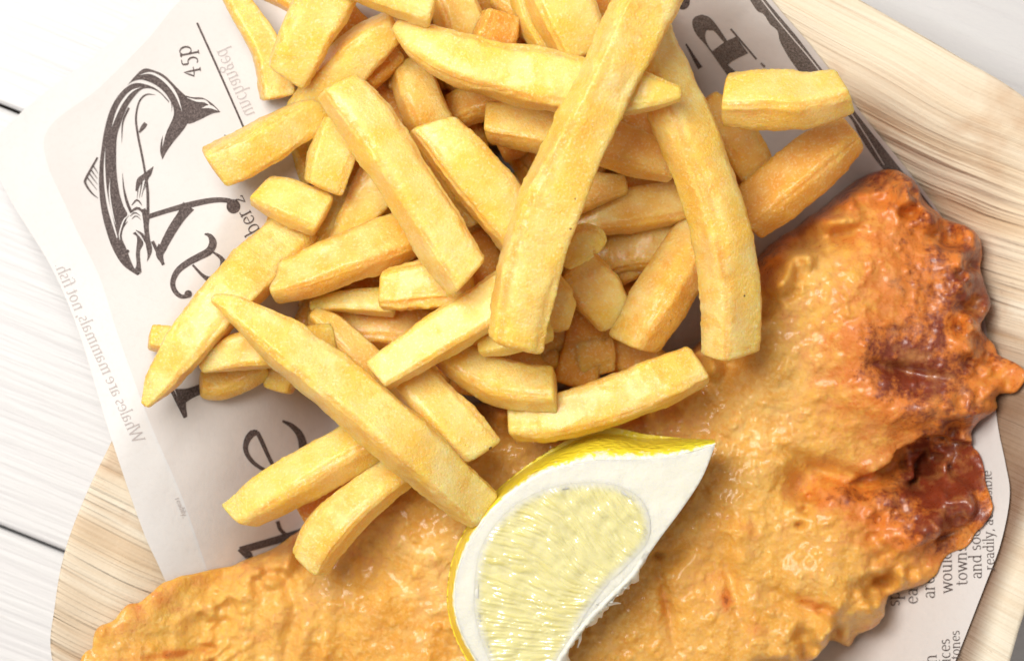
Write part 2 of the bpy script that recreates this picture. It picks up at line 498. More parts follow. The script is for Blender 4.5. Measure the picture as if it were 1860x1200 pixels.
# ------------------------------------------------------------------ newspaper
PB = catmull([(80, 250), (127, 390), (180, 500), (212, 600), (270, 760), (330, 900), (375, 1030), (420, 1160), (460, 1300), (900, 1420), (1400, 1400), (1690, 1300),
              (1735, 1200), (1790, 1060), (1818, 985), (1834, 900), (1826, 840), (1812, 770), (1800, 660), (1775, 520), (1715, 400), (1645, 305), (1560, 200), (1480, 92),
              (1395, -8), (1330, -110), (1100, -150), (800, -160), (500, -120), (340, -10), (270, 70), (180, 160)], 6, closed=True)
PA = catmull([(-14, 272), (12, 352), (90, 480), (142, 600), (200, 790), (258, 960), (290, 1032), (345, 1160), (380, 1290), (560, 1330), (640, 1000), (640, 500), (560, 0), (340, -50), (200, 78), (43, 199)], 6, closed=True)


def paper_z(x, y):
    tz, d = tray_z(x, y)
    ins = tz + 0.9 + 0.8 * sm(14, 2, d)
    # outside the rim the sheet bridges and hangs off, sagging gently
    out = 31.7 - 0.32 * (-d) - 0.004 * d * d
    z = np.where(d > 0, ins, np.maximum(out, 1.0))
    P3 = np.stack([x / 210, y / 210, x * 0 + 3], 1)
    cr = 0.7 * fbm(P3, 31, 2) * sm(-5, 6, d) + 0.9 * fbm(P3 * 0.7, 35, 2) * sm(4, -6, d)
    ridge = 0.5 * np.abs(vnoise(np.stack([(x + 0.6 * y) / 160, (y - 0.6 * x) / 420, x * 0], 1), 40))
    # soft fillet where the sheet leaves the leaf
    return np.maximum(z + cr + ridge, tz + 0.45 if np.ndim(d) == 0 else np.where(d > -2, tz + 0.8, 0.8))


def ref2w(x, y, z): return np.stack([(x - 930) * 1e-4, -(y - 600) * 1e-4, z * 1e-3], -1)


def on_paper(x, y, off=0.0):
    """photo px that should land on the sheet -> world points on it"""
    x = np.asarray(x, float); y = np.asarray(y, float)
    z = np.full(x.shape, 15.0)
    for _ in range(7):
        s = sc_at(z); rx = (x - 930) * s + 930; ry = (y - 600) * s + 600
        z = 0.5 * z + 0.5 * (paper_z(rx, ry) + off)
    s = sc_at(z)
    rx = (x - 930) * s + 930; ry = (y - 600) * s + 600
    return rx, ry, paper_z(rx, ry) + off


def to_ref(P):
    rx, ry, z = on_paper(P[:, 0], P[:, 1]); return np.stack([rx, ry], 1)


paper = None


def sheet(name, P, off, mat, parent, thick=0.12, step=9):
    x, y, s, Q = clip_grid(to_ref(P), step)
    z = paper_z(x, y) + off
    n = len(x)
    V = np.r_[ref2w(x, y, z), ref2w(x, y, z - thick)]
    V = np.r_[V, V]
    E = border(Q)
    F = Q[:, ::-1].tolist() + (Q + n).tolist() + (np.stack([E[:, 0], E[:, 1], E[:, 1] + n, E[:, 0] + n], 1) + 2 * n).tolist()
    return link(name, V, F, mat, parent)


paper = sheet('newspaper_sheet', PB, 0.0, M_PAPER, None)
tag(paper, 'printed newspaper sheet lining the tray, with a leaping salmon drawing at its left', 'newspaper')
sheet('folded_layer', PA, -0.34, M_PAPER2, paper)
PRK = [0]


def strip_geo(a, b, off):
    """two rails in px -> verts, faces draped on the sheet"""
    A = to3(a, off); B = to3(b, off); n = len(A)
    V = np.r_[A, B]
    F = [[i, i + 1, n + i + 1, n + i] for i in range(n - 1)]
    return V, F


def to3(p, off):
    rx, ry, z = on_paper(p[:, 0], p[:, 1], off); return ref2w(rx, ry, z)


class Print:
    def __init__(s): s.V = []; s.F = []; s.n = 0; s.k = 0

    def add(s, V, F):
        F = [[i + s.n for i in f] for f in F]; s.V.append(V); s.F += F; s.n += len(V)

    def off(s): s.k += 1; return 0.10 + 0.006 * (s.k % 40)

    def rails(s, a, b, n=26, sub=4):
        a = resample(catmull(a, 8), n); b = resample(catmull(b, 8), n)
        o = s.off()
        rows = [a + (b - a) * t for t in np.linspace(0, 1, sub + 1)]
        for r0, r1 in zip(rows[:-1], rows[1:]): s.add(*strip_geo(r0, r1, o))

    def stroke(s, pts, w, n=None, curve=True):
        P = np.array([[*p] for p in pts], float)
        w = np.atleast_1d(np.array(w, float)); w = np.interp(np.linspace(0, 1, len(P)), np.linspace(0, 1, len(w)), w) if len(w) != len(P) else w
        P = np.c_[P, w]
        C = catmull(P, 8) if curve and len(P) > 2 else P
        L = np.linalg.norm(np.diff(C[:, :2], axis=0), axis=1).sum()
        C = resample(C, n or max(3, int(L / 5) + 2))
        T = np.gradient(C[:, :2], axis=0); T /= np.linalg.norm(T, axis=1)[:, None] + 1e-9
        N = np.stack([-T[:, 1], T[:, 0]], 1)
        h = np.maximum(C[:, 2:3], 0.02) / 2
        s.add(*strip_geo(C[:, :2] - N * h, C[:, :2] + N * h, s.off()))

    def disc(s, c, r, ry=None, rot=0):
        t = np.linspace(0, 2 * math.pi, 25)[:-1]; ry = ry or r
        x = r * np.cos(t); y = ry * np.sin(t); R = math.radians(rot)
        P = np.stack([c[0] + x * math.cos(R) - y * math.sin(R), c[1] + x * math.sin(R) + y * math.cos(R)], 1)
        V = to3(np.r_[P, [[c[0], c[1]]]], s.off())
        s.add(V, [[i, (i + 1) % 24, 24] for i in range(24)])

    def build(s, name, mat, label=None):
        o = link(name, np.concatenate(s.V), s.F, mat, paper)
        if label: o['label'] = label
        return o


# --- leaping salmon drawing
p = Print()
p.rails([(250, 500), (240, 494), (222, 480), (205, 452), (192, 415), (184, 380), (180, 340), (181, 300), (185, 265), (190, 235), (200, 200), (214, 175), (232, 157), (250, 151), (275, 157), (292, 168), (307, 184)],
        [(256, 496), (246, 490), (238, 474), (229, 450), (221, 428), (230, 398), (231, 386), (225, 376), (217, 350), (212, 315), (211, 285), (212, 252), (217, 232), (230, 197), (243, 177), (257, 163), (273, 161), (290, 169), (307, 187)], 60)
p.rails([(231, 156), (245, 139), (262, 125), (282, 129), (300, 138), (322, 160), (338, 175)], [(232, 155), (240, 149), (255, 145), (273, 150), (290, 160), (302, 172), (312, 188)], 30)
p.rails([(338, 174), (350, 177), (368, 178), (385, 188), (400, 203)], [(316, 212), (340, 225), (360, 219), (385, 207), (400, 204)], 24, 6)
p.rails([(310, 182), (312, 200), (309, 220), (300, 238), (293, 255), (291, 275), (295, 290)], [(338, 174), (346, 205), (340, 225), (330, 240), (315, 258), (303, 275), (295, 290)], 30, 6)
p.stroke([(284, 173), (266, 172), (253, 185), (247, 213), (250, 243), (257, 278), (263, 310), (268, 345), (269, 390)], [0, 3, 3, 3.5, 4, 4, 4, 5, 5])
p.stroke([(234, 196), (223, 223), (221, 262)], [4, 3, 0])
p.stroke([(265, 224), (260, 231), (253, 241)], [7, 8, 3])
p.stroke([(222, 312), (225, 343), (231, 368), (238, 385)], [0, 3, 5, 5])
p.rails([(279, 302), (262, 315), (249, 326), (246, 347)], [(279, 302), (273, 320), (260, 328), (249, 347)])
for a, b in (((252, 334), (249, 360)), ((258, 330), (253, 360)), ((265, 325), (257, 358)), ((271, 318), (262, 345))): p.stroke([a, b], [2.2, 0.5])
p.stroke([(239, 373), (249, 363), (258, 373)], [1, 3.5, 1]); p.stroke([(236, 386), (250, 378), (263, 388)], [3, 5, 4])
p.rails([(257, 381), (260, 400), (262, 420), (265, 445), (268, 462), (267, 476)], [(264, 378), (271, 392), (270, 412), (272, 432), (276, 455), (267, 476)])
p.stroke([(236, 393), (245, 386), (255, 392)], [0.5, 2.4, 0.5]); p.stroke([(239, 398), (247, 392), (256, 399)], [0.5, 2, 0.5])
p.stroke([(232, 402), (222, 415), (218, 432)], [0.5, 2, 1.5])
p.rails([(241, 424), (249, 432), (247, 460), (248, 480), (244, 491)], [(246, 421), (260, 440), (254, 456), (255, 478), (257, 495)])
p.stroke([(247, 418), (258, 426), (267, 442)], [1, 5, 5])
p.stroke([(177, 286), (157, 322), (155, 333), (166, 350), (178, 360)], [3, 4, 4, 3, 1])
for a, b in (((158, 322), (176, 345)), ((162, 315), (177, 335)), ((165, 308), (177, 325)), ((169, 301), (178, 315))): p.stroke([a, b], [2.6, 0.6])
p.disc((231.5, 456), 3)
p.build('salmon_drawing', M_INK, 'black engraving of a curved leaping salmon')
q = Print(); q.k = 10
q.off = lambda: 0.36
for pts, w in (([(252, 137), (273, 133), (293, 142), (310, 158), (322, 177), (331, 203)], [0, 3.5, 5, 5, 4, 0]),
               ([(257, 158), (238, 167), (222, 186), (211, 208), (203, 232)], [0, 3.5, 4.5, 3.5, 0]),
               ([(338, 177), (357, 183), (372, 184), (383, 193)], [0, 4, 5, 1]), ([(366, 197), (382, 194), (397, 202)], [0, 6, 0]),
               ([(314, 190), (313, 210), (300, 240), (295, 268)], [0, 5, 5, 0]),
               ([(191, 268), (190, 310), (193, 350), (200, 385), (213, 432)], [0, 3, 4, 5, 2]),
               ([(200, 323), (199, 352), (204, 385), (211, 412)], [0, 2.5, 2.5, 0]),
               ([(234, 390), (224, 402), (217, 425), (218, 436)], [1, 2.5, 2, 1])):
    q.stroke(pts, w)
q.build('drawing_highlight', M_INKW)

# --- masthead letters
p = Print()
p.stroke([(268, 394), (310, 381), (345, 372), (385, 364), (412, 364), (424, 370)], [9, 9, 11, 10, 9, 12]); p.disc((424, 375), 12.5, 13)
p.stroke([(343, 374), (330, 392), (315, 414), (300, 441), (291, 462)], [24, 18, 17, 15, 10]); p.stroke([(277, 438), (297, 481)], [6, 6]); p.stroke([(296, 446), (290, 462), (295, 476)], [18, 14, 6])
p.build('headline_letter', M_INK, 'large black letter y')
p = Print()
p.stroke([(372, 425), (381, 428), (387, 441), (380, 456), (362, 466), (340, 478), (322, 493), (314, 512), (317, 527), (328, 538), (340, 538)], [3, 8, 14, 14, 13, 12, 11, 9.5, 9, 8, 7]); p.disc((342, 534), 7)
p.stroke([(386, 457), (403, 470), (406, 487), (398, 502), (383, 508), (368, 500), (350, 481)], [3, 8, 16, 16, 12, 6, 4])
p.build('headline_letter', M_INK, 'large black letter a')
p = Print()
p.stroke([(312, 708), (337, 758)], [7, 7]); p.stroke([(323, 722), (345, 714), (375, 702), (425, 681), (480, 658), (520, 640)], [34, 20, 18, 18, 19, 19]); p.stroke([(330, 726), (334, 742), (338, 756)], [16, 9, 5])
p.build('headline_letter', M_INK)
p = Print()
p.stroke([(468, 785), (458, 787), (449, 799), (446, 815), (453, 831), (467, 845), (490, 856), (520, 855), (545, 835), (551, 815), (545, 790), (530, 773), (513, 764)], [9, 13, 11, 9, 8, 7, 6, 8, 13, 16, 13, 9, 4])
p.stroke([(467, 784), (474, 798), (489, 831), (503, 858)], [7, 8, 7, 7])
p.build('headline_letter', M_INK, 'large black letter e')
p = Print()
p.stroke([(436, 999), (532, 971), (640, 935)], [13, 14, 14]); p.stroke([(433, 998), (448, 1012)], [4, 5]); p.stroke([(441, 998), (452, 1006), (455, 1016)], [10, 12, 10])
p.stroke([(504, 946), (510, 962), (523, 971), (540, 968)], [7, 7, 6, 4])
p.build('headline_letter', M_INK, 'large black letter h')
p = Print(); p.stroke([(358, 42), (400, 135), (440, 226), (470, 296)], 3.6); p.build('rule_line', M_INK)
# --- bold letters at the upper right
p = Print()
p.rails([(1275, 27), (1262, 31), (1257, 42), (1264, 62), (1283, 84), (1303, 112), (1318, 133), (1335, 156)], [(1288, 55), (1284, 55), (1281, 62), (1282, 73), (1291, 90), (1305, 102), (1324, 120), (1348, 140)], 26)
p.rails([(1275, 27), (1289, 32), (1303, 48), (1323, 78)], [(1288, 56), (1297, 57), (1311, 73), (1319, 82)], 14)
p.rails([(1293, 94), (1316, 77), (1337, 67)], [(1316, 124), (1331, 111), (1359, 97)], 14, 5)
p.stroke([(1327, 53), (1374, 108)], 3.6, curve=False); p.rails([(1337, 66), (1335, 60), (1330, 55)], [(1337, 68), (1338, 66), (1333, 59)], 5, 1)
p.stroke([(1382, 115), (1389, 122)], 4)
p.build('headline_letter', M_INKG, 'bold black letter P beside the rim')
p = Print(); p.disc((1240, 3), 13, 15); p.stroke([(1246, 80), (1262, 108), (1272, 124)], [3, 7, 9]); p.build('headline_letter', M_INK)
p = Print()
p.rails([(1350, -20), (1362, 0), (1375, 20), (1388, 27), (1398, 44), (1412, 56), (1416, 74), (1424, 90), (1441, 117), (1480, 165), (1540, 210), (1560, 245), (1590, 290), (1640, 350), (1700, 430)],
        [(1377, -20), (1388, -3), (1420, 35), (1448, 68), (1476, 105), (1500, 135), (1530, 172), (1560, 212), (1600, 262), (1635, 306), (1700, 385), (1740, 450)], 70)
p.build('black_border', M_INKG, 'black band printed along the sheet edge')
q = Print(); q.off = lambda: 0.36
q.stroke([(1374, -12), (1410, 34), (1440, 70), (1480, 118), (1545, 205), (1572, 245), (1606, 300)], 2.2)
q.build('border_highlight', M_INKW)

# --- small seriffed lettering, drawn with a broad pen
def arc(cx, cy, rx, ry, a0, a1, n=10):
    t = np.radians(np.linspace(a0, a1, n)); return [(cx + rx * math.cos(k), cy + ry * math.sin(k)) for k in t]


def sf(x, y, w=0.16): return [(x - w, y), (x + w, y)]


G = {
    'n': (1.15, [[(.2, 0), (.2, 1)], arc(.52, .62, .32, .36, 180, 0) + [(.84, 0)], sf(.2, 0), sf(.84, 0), [(.05, .95), (.2, 1)]]),
    'm': (1.75, [[(.2, 0), (.2, 1)], arc(.5, .64, .3, .34, 180, 0) + [(.8, 0)], arc(1.1, .64, .3, .34, 180, 0) + [(1.4, 0)], sf(.2, 0), sf(.8, 0), sf(1.4, 0), [(.05, .95), (.2, 1)]]),
    'h': (1.15, [[(.2, 0), (.2, 1.6)], arc(.52, .62, .32, .36, 180, 0) + [(.84, 0)], sf(.2, 0), sf(.84, 0), [(.05, 1.55), (.2, 1.6)]]),
    'u': (1.15, [[(.2, 1), (.2, .36)] + arc(.5, .36, .3, .36, 180, 360), [(.82, 1), (.82, 0)], [(.05, .97), (.2, 1)], [(.66, .97), (.82, 1)], sf(.9, 0, .1)]),
    'o': (1.1, [arc(.52, .5, .38, .5, 90, 450, 20)]),
    'c': (.95, [arc(.52, .5, .38, .5, 50, 310, 16)]),
    'e': (1.0, [arc(.52, .5, .38, .5, 15, 315, 16), [(.15, .55), (.88, .55)]]),
    'a': (1.0, [arc(.42, .68, .3, .3, 150, 0) + [(.72, 0)], arc(.42, .28, .28, .27, 60, 330, 14), sf(.8, 0, .1)]),
    'd': (1.15, [arc(.5, .5, .36, .5, 40, 320, 16), [(.84, 0), (.84, 1.6)], [(.7, 1.55), (.84, 1.6)], sf(.92, 0, .1)]),
    'b': (1.1, [arc(.52, .5, .36, .5, 140, -140, 16), [(.2, 0), (.2, 1.6)], [(.05, 1.55), (.2, 1.6)]]),
    'p': (1.1, [arc(.52, .5, .36, .5, 140, -140, 16), [(.2, -.6), (.2, 1)], sf(.2, -.6), [(.05, .95), (.2, 1)]]),
    'g': (1.05, [arc(.45, .64, .28, .34, 0, 360, 16), arc(.48, -.25, .36, .25, 0, 360, 16), [(.3, .32), (.25, .12), (.7, .03)], [(.68, .9), (.9, 1)]]),
    'i': (.5, [[(.24, 0), (.24, 1)], sf(.24, 0), [(.09, .95), (.24, 1)], [(.2, 1.38), (.3, 1.42)]]),
    'l': (.5, [[(.24, 0), (.24, 1.6)], sf(.24, 0), [(.09, 1.55), (.24, 1.6)]]),
    'f': (.65, [arc(.5, 1.3, .25, .28, 40, 180, 8) + [(.25, 0)], sf(.25, 0), [(.05, .97), (.55, .97)]]),
    'r': (.8, [[(.2, 0), (.2, 1)], arc(.5, .62, .3, .36, 180, 60, 8), sf(.2, 0), [(.05, .95), (.2, 1)]]),
    's': (.8, [arc(.38, .74, .25, .24, 30, 240, 10) + arc(.38, .26, .27, .25, 80, -150, 10)]),
    't': (.65, [[(.25, 1.3), (.25, .25)] + arc(.45, .22, .2, .22, 180, 320, 8), [(.05, .97), (.55, .97)]]),
    'w': (1.5, [[(.1, 1), (.42, 0)], [(.42, 0), (.74, .95)], [(.74, 1), (1.05, 0)], [(1.05, 0), (1.36, 1)], sf(.1, 1), sf(1.36, 1)]),
    'W': (2.0, [[(.1, 1.55), (.55, 0)], [(.55, 0), (1.0, 1.5)], [(1.0, 1.55), (1.45, 0)], [(1.45, 0), (1.9, 1.55)], sf(.1, 1.55), sf(1.9, 1.55)]),
    'y': (1.05, [[(.12, 1), (.52, 0)], [(.9, 1), (.4, -.4), (.2, -.5)], sf(.12, 1), sf(.9, 1)]),
    ',': (.45, [[(.2, .08), (.24, -.02), (.12, -.25)]]), '.': (.45, [[(.15, .06), (.27, .06)]]), ' ': (.5, []),
    '4': (1.05, [[(.62, -.45), (.62, 1), (.08, .12), (.95, .12)], sf(.62, -.45)]),
    '5': (.95, [[(.75, 1.0), (.3, 1.0), (.24, .5)] + arc(.42, .05, .34, .44, 110, -130, 12)]),
    '2': (1.0, [arc(.45, .7, .32, .3, 160, -30, 10) + [(.12, 0), (.85, 0), (.9, .15)]]),
}


def lettering(txt, start, d, up, xh, mat, name='printed_words', thick=.17, thin=.07, stretch=1.0, label=None, dz=0.0):
    d = np.array(d, float); d /= np.linalg.norm(d); up = np.array(up, float); up /= np.linalg.norm(up)
    st = np.array(start, float); pen = 0.0; p = Print()
    p.off = lambda: 0.12 + dz + 0.004 * RNG.random()
    for ch in txt:
        adv, strokes = G[ch]
        for s in strokes:
            P = np.array(s, float)
            if len(P) < 2: continue
            C = resample(P, max(2, min(16, len(P) * 2)) if len(P) > 2 else 2)
            T = np.gradient(C, axis=0); T /= np.linalg.norm(T, axis=1)[:, None] + 1e-9
            w = thin + (thick - thin) * np.abs(T[:, 1]) ** 1.3
            N = np.stack([-T[:, 1], T[:, 0]], 1) * w[:, None] / 2
            if len(s) == 2:
                C = C + T * np.array([[-.03], [.03]])
            A, B = C - N, C + N
            f = lambda Q: st + (pen + Q[:, :1] * 1.0) * stretch * xh * d + Q[:, 1:] * xh * up
            p.add(*strip_geo(f(A), f(B), p.off()))
        pen += adv
    return p.build(name, mat, label)


D1, U1 = (-0.47, -0.88), (-0.88, 0.47)
lettering('45p', (357, 140), (-0.20, -1.0), (-1.0, 0.20), 21, M_INK, 'price_print', .17, .08, .95, 'price reading 45p')
lettering('number 2', (505, 478), D1, U1, 19, M_INK, stretch=.88)
lettering('2', (419, 262), D1, U1, 21, M_INK)
lettering('unchanged', (447, 213), (-0.40, -0.9), (0.9, -0.40), 17, M_INKF, 'show_through_words', stretch=.80)
lettering('Whales are mammals, not fish.', (243, 806), (-0.405, -0.914), (0.914, -0.405), 14.5, M_INKF, 'show_through_words', stretch=0.92, dz=-0.34, label='faint mirrored words Whales are mammals, not fish.')
lettering('readily,', (318, 905), (0.40, 0.92), (0.92, -0.40), 6, M_INKF, 'show_through_words', dz=-0.30)
D2, U2 = (-0.03, -1.0), (-1.0, 0.03)
for t, x, y, xh in (('towns', 1757, 1062, 15), ('and soon', 1783, 1050, 14.5), ('readily, accessible', 1806, 1034, 12.5), ('would', 1730, 1076, 15.5), ('are', 1698, 1086, 16), ('easy', 1667, 1096, 16), ('spa', 1634, 1100, 16),
                    ('with', 1702, 1243, 16), ('ices', 1726, 1201, 14), ('tones', 1744, 1196, 12), ('this', 1645, 1260, 16)):
    lettering(t, (x, y), D2, U2, xh, M_INK, stretch=.93)
lettering('eggs on', (893, 775), (-0.25, -1), (-1, 0.25), 10, M_INK)

# ------------------------------------------------------------------ battered fish
def dens(P, amp, wl, seed, n=5):
    C = catmull(P, n, closed=True)
    d = np.linalg.norm(np.roll(C, -1, 0) - C, axis=1).sum()
    C = resample(np.r_[C, C[:1]], int(d / 9))[:-1]
    T = np.roll(C, -1, 0) - np.roll(C, 1, 0); T /= np.linalg.norm(T, axis=1)[:, None]
    k = fbm(np.c_[C / wl, np.zeros(len(C))], seed, 3) * amp
    return C + np.stack([T[:, 1], -T[:, 0]], 1) * k[:, None]


FO = [(140, 1270), (152, 1202), (168, 1172), (176, 1176), (186, 1132), (215, 1118), (238, 1088), (262, 1090), (290, 1062), (330, 1046), (430, 1026), (520, 985), (610, 900), (720, 810), (850, 740), (1000, 715), (1150, 700), (1260, 640), (1340, 560), (1385, 470),
      (1440, 420), (1500, 380), (1560, 330), (1610, 306), (1665, 316), (1692, 360), (1735, 392), (1782, 412), (1796, 450), (1792, 500), (1806, 555), (1788, 590), (1812, 622), (1816, 645), (1850, 662), (1860, 684), (1846, 712),
      (1814, 720), (1815, 742), (1782, 770), (1772, 806), (1786, 830), (1790, 880), (1800, 925), (1770, 962), (1762, 985), (1722, 1010), (1700, 1050), (1642, 1080), (1622, 1092), (1612, 1132), (1575, 1165),
      (1560, 1190), (1522, 1182), (1480, 1215), (1400, 1270), (1200, 1350), (600, 1400), (220, 1390)]
FO = dens(FO, 3.2, 34, 5)
HOLE = dens([(256, 1194), (290, 1174), (338, 1170), (362, 1181), (325, 1193), (275, 1202)], 5, 12, 9)
ZF = 24.0
kf = sc_at(ZF)
FOr = (FO - [930, 600]) * kf + [930, 600]; HOr = (HOLE - [930, 600]) * kf + [930, 600]
fx, fy, fs, FQ = clip_grid(FOr, 4.4)
# back to photo px (for features)
x = (fx - 930) / kf + 930; y = (fy - 600) / kf + 600
dmm = fs / 10
tzf, _ = tray_z(fx, fy)
bot = tzf + 1.0 + 0.5
edge = np.sqrt(np.clip(1 - (1 - np.clip(dmm / 10.0, 0, 1)) ** 2, 0, 1))
top = 23 + 5.0 * np.exp(-(((x - 1600) / 260) ** 2 + ((y - 600) / 230) ** 2)) + 3 * np.exp(-(((x - 1400) / 300) ** 2 + ((y - 1050) / 160) ** 2)) - 4 * sm(500, 150, x)


def gs(cx, cy, rx, ry, a, rot=0.0):
    global top
    R = math.radians(rot); dx, dy = x - cx, y - cy
    u = dx * math.cos(R) + dy * math.sin(R); v = -dx * math.sin(R) + dy * math.cos(R)
    top = top + a * np.exp(-((u / rx) ** 2 + (v / ry) ** 2))


# folds and dimples seen in the crust
for f in ((1660, 735, 130, 48, 3.2, 8), (1560, 560, 160, 130, 2.0, 0), (1700, 985, 60, 40, 2.5, -25), (1640, 690, 70, 30, -1.8, 20), (1560, 640, 90, 45, 2.2, 70), (1700, 640, 60, 45, 1.8, 0), (1690, 735, 60, 30, 2.2, -10), (1640, 672, 55, 10, -2.4, 12), (1500, 520, 90, 60, 1.6, 0),
          (1730, 470, 50, 45, 2.0, 0), (1760, 560, 35, 30, 1.8, 0), (1640, 350, 50, 35, 1.5, 30), (1690, 360, 24, 40, -2.0, 0), (1420, 560, 40, 120, 1.5, 20), (1330, 770, 22, 26, 1.4, 0),
          (1300, 700, 60, 120, -2.0, 30), (1470, 870, 62, 34, -5.5, -15), (1550, 868, 60, 16, -3.0, 20), (1500, 860, 100, 12, -2.0, 30), (1620, 950, 80, 60, 4.0, 0), (1600, 900, 60, 30, 1.5, 0), (1740, 900, 50, 50, 3.5, 0),
          (1690, 990, 50, 12, -2.2, -25), (1560, 1060, 110, 60, 2.0, 10), (1470, 1090, 30, 30, -2.0, 0), (1440, 1095, 80, 14, -1.8, 25), (1330, 1060, 14, 60, -2.4, -10), (1300, 1020, 30, 60, -1.8, 0), (1230, 1010, 30, 14, -2.5, -30),
          (1340, 990, 24, 60, 1.6, 0), (1210, 1090, 10, 60, -2.2, -12), (1300, 930, 110, 20, -1.2, 10), (1580, 1130, 45, 45, 2.0, 0), (1500, 1150, 60, 40, 1.8, 0), (1380, 940, 60, 50, 2.0, 0),
          (690, 1085, 26, 42, 2.6, -10), (680, 1050, 60, 30, -1.4, 0), (665, 1010, 70, 60, -2.2, 0), (800, 990, 90, 90, 1.6, 0), (620, 1150, 18, 70, -1.5, 0)):
    gs(*f)
gs(300, 1186, 62, 8, -9, -4); gs(345, 1178, 26, 7, -5, 0)
# vertical pleats on the lower left, rope-like rim at the far left
m = sm(380, 440, x) * sm(620, 560, x) * sm(1020, 1060, y)
top = top + m * 0.95 * np.sin((x + 22 * vnoise(np.c_[x / 90, y / 70, x * 0], 51)) / 8.5 + (y - 1100) / 60) * (0.6 + 0.5 * vnoise(np.c_[x / 40, y / 60, x * 0], 52))
m2 = sm(470, 380, x)
fl_ = vnoise(np.c_[(0.85 * x - 0.53 * y) / 60, (0.53 * x + 0.85 * y) / 9, x * 0], 55)
top = top + m2 * (1.1 * fl_ + 0.9 * np.sin((y + 0.62 * x) / 16 + 1.4 * vnoise(np.c_[x / 70, y / 40, x * 0], 53)) + 1.2 * vnoise(np.c_[x / 18, y / 14, x * 0], 54))
# torn flap: the crust steps down sharply to a lower lobe
FL = np.array([(1430, 905), (1500, 895), (1560, 877), (1600, 850), (1650, 809), (1700, 792), (1768, 806), (1860, 790), (1900, 1250), (1400, 1250)], float)
FL = FL + np.c_[np.zeros(len(FL)), 3 * np.sin(np.arange(len(FL)) * 2.1)]
wx = x + 6 * vnoise(np.c_[x / 25, y / 25, x * 0], 61); wy = y + 7 * vnoise(np.c_[x / 22, y / 22, x * 0], 62)
sd, _, _ = poly_sdf(wx, wy, FL)
step_h = 8.0 * sm(1500, 1640, x) * sm(-2.5, 4, sd) * (1 - 0.85 * sm(20, 150, sd))
top = top - step_h
xs_, ys_ = x, y
x = x + 16 * vnoise(np.c_[x / 17, y / 17, x * 0], 87); y = y + 16 * vnoise(np.c_[x / 19, y / 19, x * 0], 88)
gs(1688, 848, 20, 34, -8, 10); gs(1690, 846, 14, 24, -9, 10); gs(1752, 850, 18, 14, -2.5, 0)
x, y = xs_, ys_; gs(1722, 850, 9, 26, 3.0, 0); gs(1700, 950, 70, 34, 3.5, -15); gs(1760, 915, 24, 40, 3.0, 0); gs(1625, 905, 34, 26, 3.0, 0); gs(1735, 968, 60, 7, -2.5, -20)
low = sm(-10, 20, sd) * sm(1500, 1620, x)
top = top + low * (0.9 * fbm(np.c_[fx / 34, fy / 34, fx * 0], 85, 3))
for f in ((1455, 885, 16, 20, -3.5), (1475, 905, 10, 9, -4.5), (1463, 925, 9, 6, -3.5), (1452, 953, 8, 6, -3), (1195, 1010, 12, 7, -3), (1495, 1105, 12, 8, -2.5)): gs(*f)
P3 = np.c_[fx / 75, fy / 75, fx * 0]
top = top + 0.9 * fbm(P3 * 0.8, 71, 2) + 0.22 * fbm(P3 * 3.1, 75, 3) + 0.15 * fbm(P3 * 8, 77, 2) + m2 * 1.1 * fbm(P3 * 3.6, 78, 3) - m2 * 0.8 * np.abs(fbm(P3 * 2.5, 84, 2)) - 0.30 * np.abs(fbm(P3 * 1.6, 79, 2))
blist = fbm(P3 * 5.5, 81, 2)
top = top + 0.9 * np.clip(blist - 0.4, 0, 1)
top = np.maximum(top, bot + 2.0 + 0.5 * fbm(P3 * 3.3, 89, 3)) + low * (0.8 * fbm(P3 * 2.6, 90, 3) - 0.6 * np.abs(fbm(P3 * 1.7, 92, 2)))
frill = 1 + 0.45 * fbm(P3 * 1.9, 86, 2) * sm(9, 2, dmm)
zt = bot + (top - bot) * (0.30 + 0.70 * edge) * frill + 0.10 * fbm(P3 * 6, 83, 2)
n = len(fx)
toast = 0.04 + 0 * x  # crust browning; terms over the flap pit paint its shade as well


def tg(cx, cy, rx, ry, a, rot=0.0):
    R = math.radians(rot); dx, dy = x - cx, y - cy
    u = dx * math.cos(R) + dy * math.sin(R); v = -dx * math.sin(R) + dy * math.cos(R)
    return a * np.exp(-((u / rx) ** 2 + (v / ry) ** 2))


toast = toast + 0.40 * sm(1380, 1640, x) * sm(900, 760, y) + tg(1720, 560, 130, 200, .36) + tg(1600, 700, 120, 70, .25) + tg(1400, 480, 26, 90, .35, 35) + tg(1520, 365, 120, 16, .3, -38) + tg(1640, 660, 110, 60, .35, 20) + tg(1640, 345, 80, 40, .35) + tg(1650, 950, 115, 80, .80) + tg(1750, 890, 80, 90, .75) + tg(1560, 890, 110, 30, .35) + tg(1690, 850, 60, 50, .5) \
    + tg(1500, 900, 70, 40, .3) + tg(1640, 672, 60, 8, .5, 12) + tg(1470, 1095, 60, 14, .45, 20) + tg(1205, 1085, 10, 60, .45, -12) + tg(1545, 600, 22, 24, .28) + tg(1300, 1060, 60, 90, .22) + tg(1320, 1090, 10, 20, .5) \
    + tg(1370, 1130, 30, 30, .3) + tg(1240, 900, 14, 30, .3) + tg(1340, 950, 60, 12, .28, 30) + tg(660, 1000, 60, 60, .2) + tg(1400, 490, 30, 60, .18) + tg(560, 930, 60, 60, .5) + tg(1100, 740, 200, 50, .35)
toast = toast + 0.22 * sm(5.0, 0.5, dmm) + tg(300, 1186, 66, 9, .6, -4)  # browner rim; tail groove painted dark like a shadowed gap
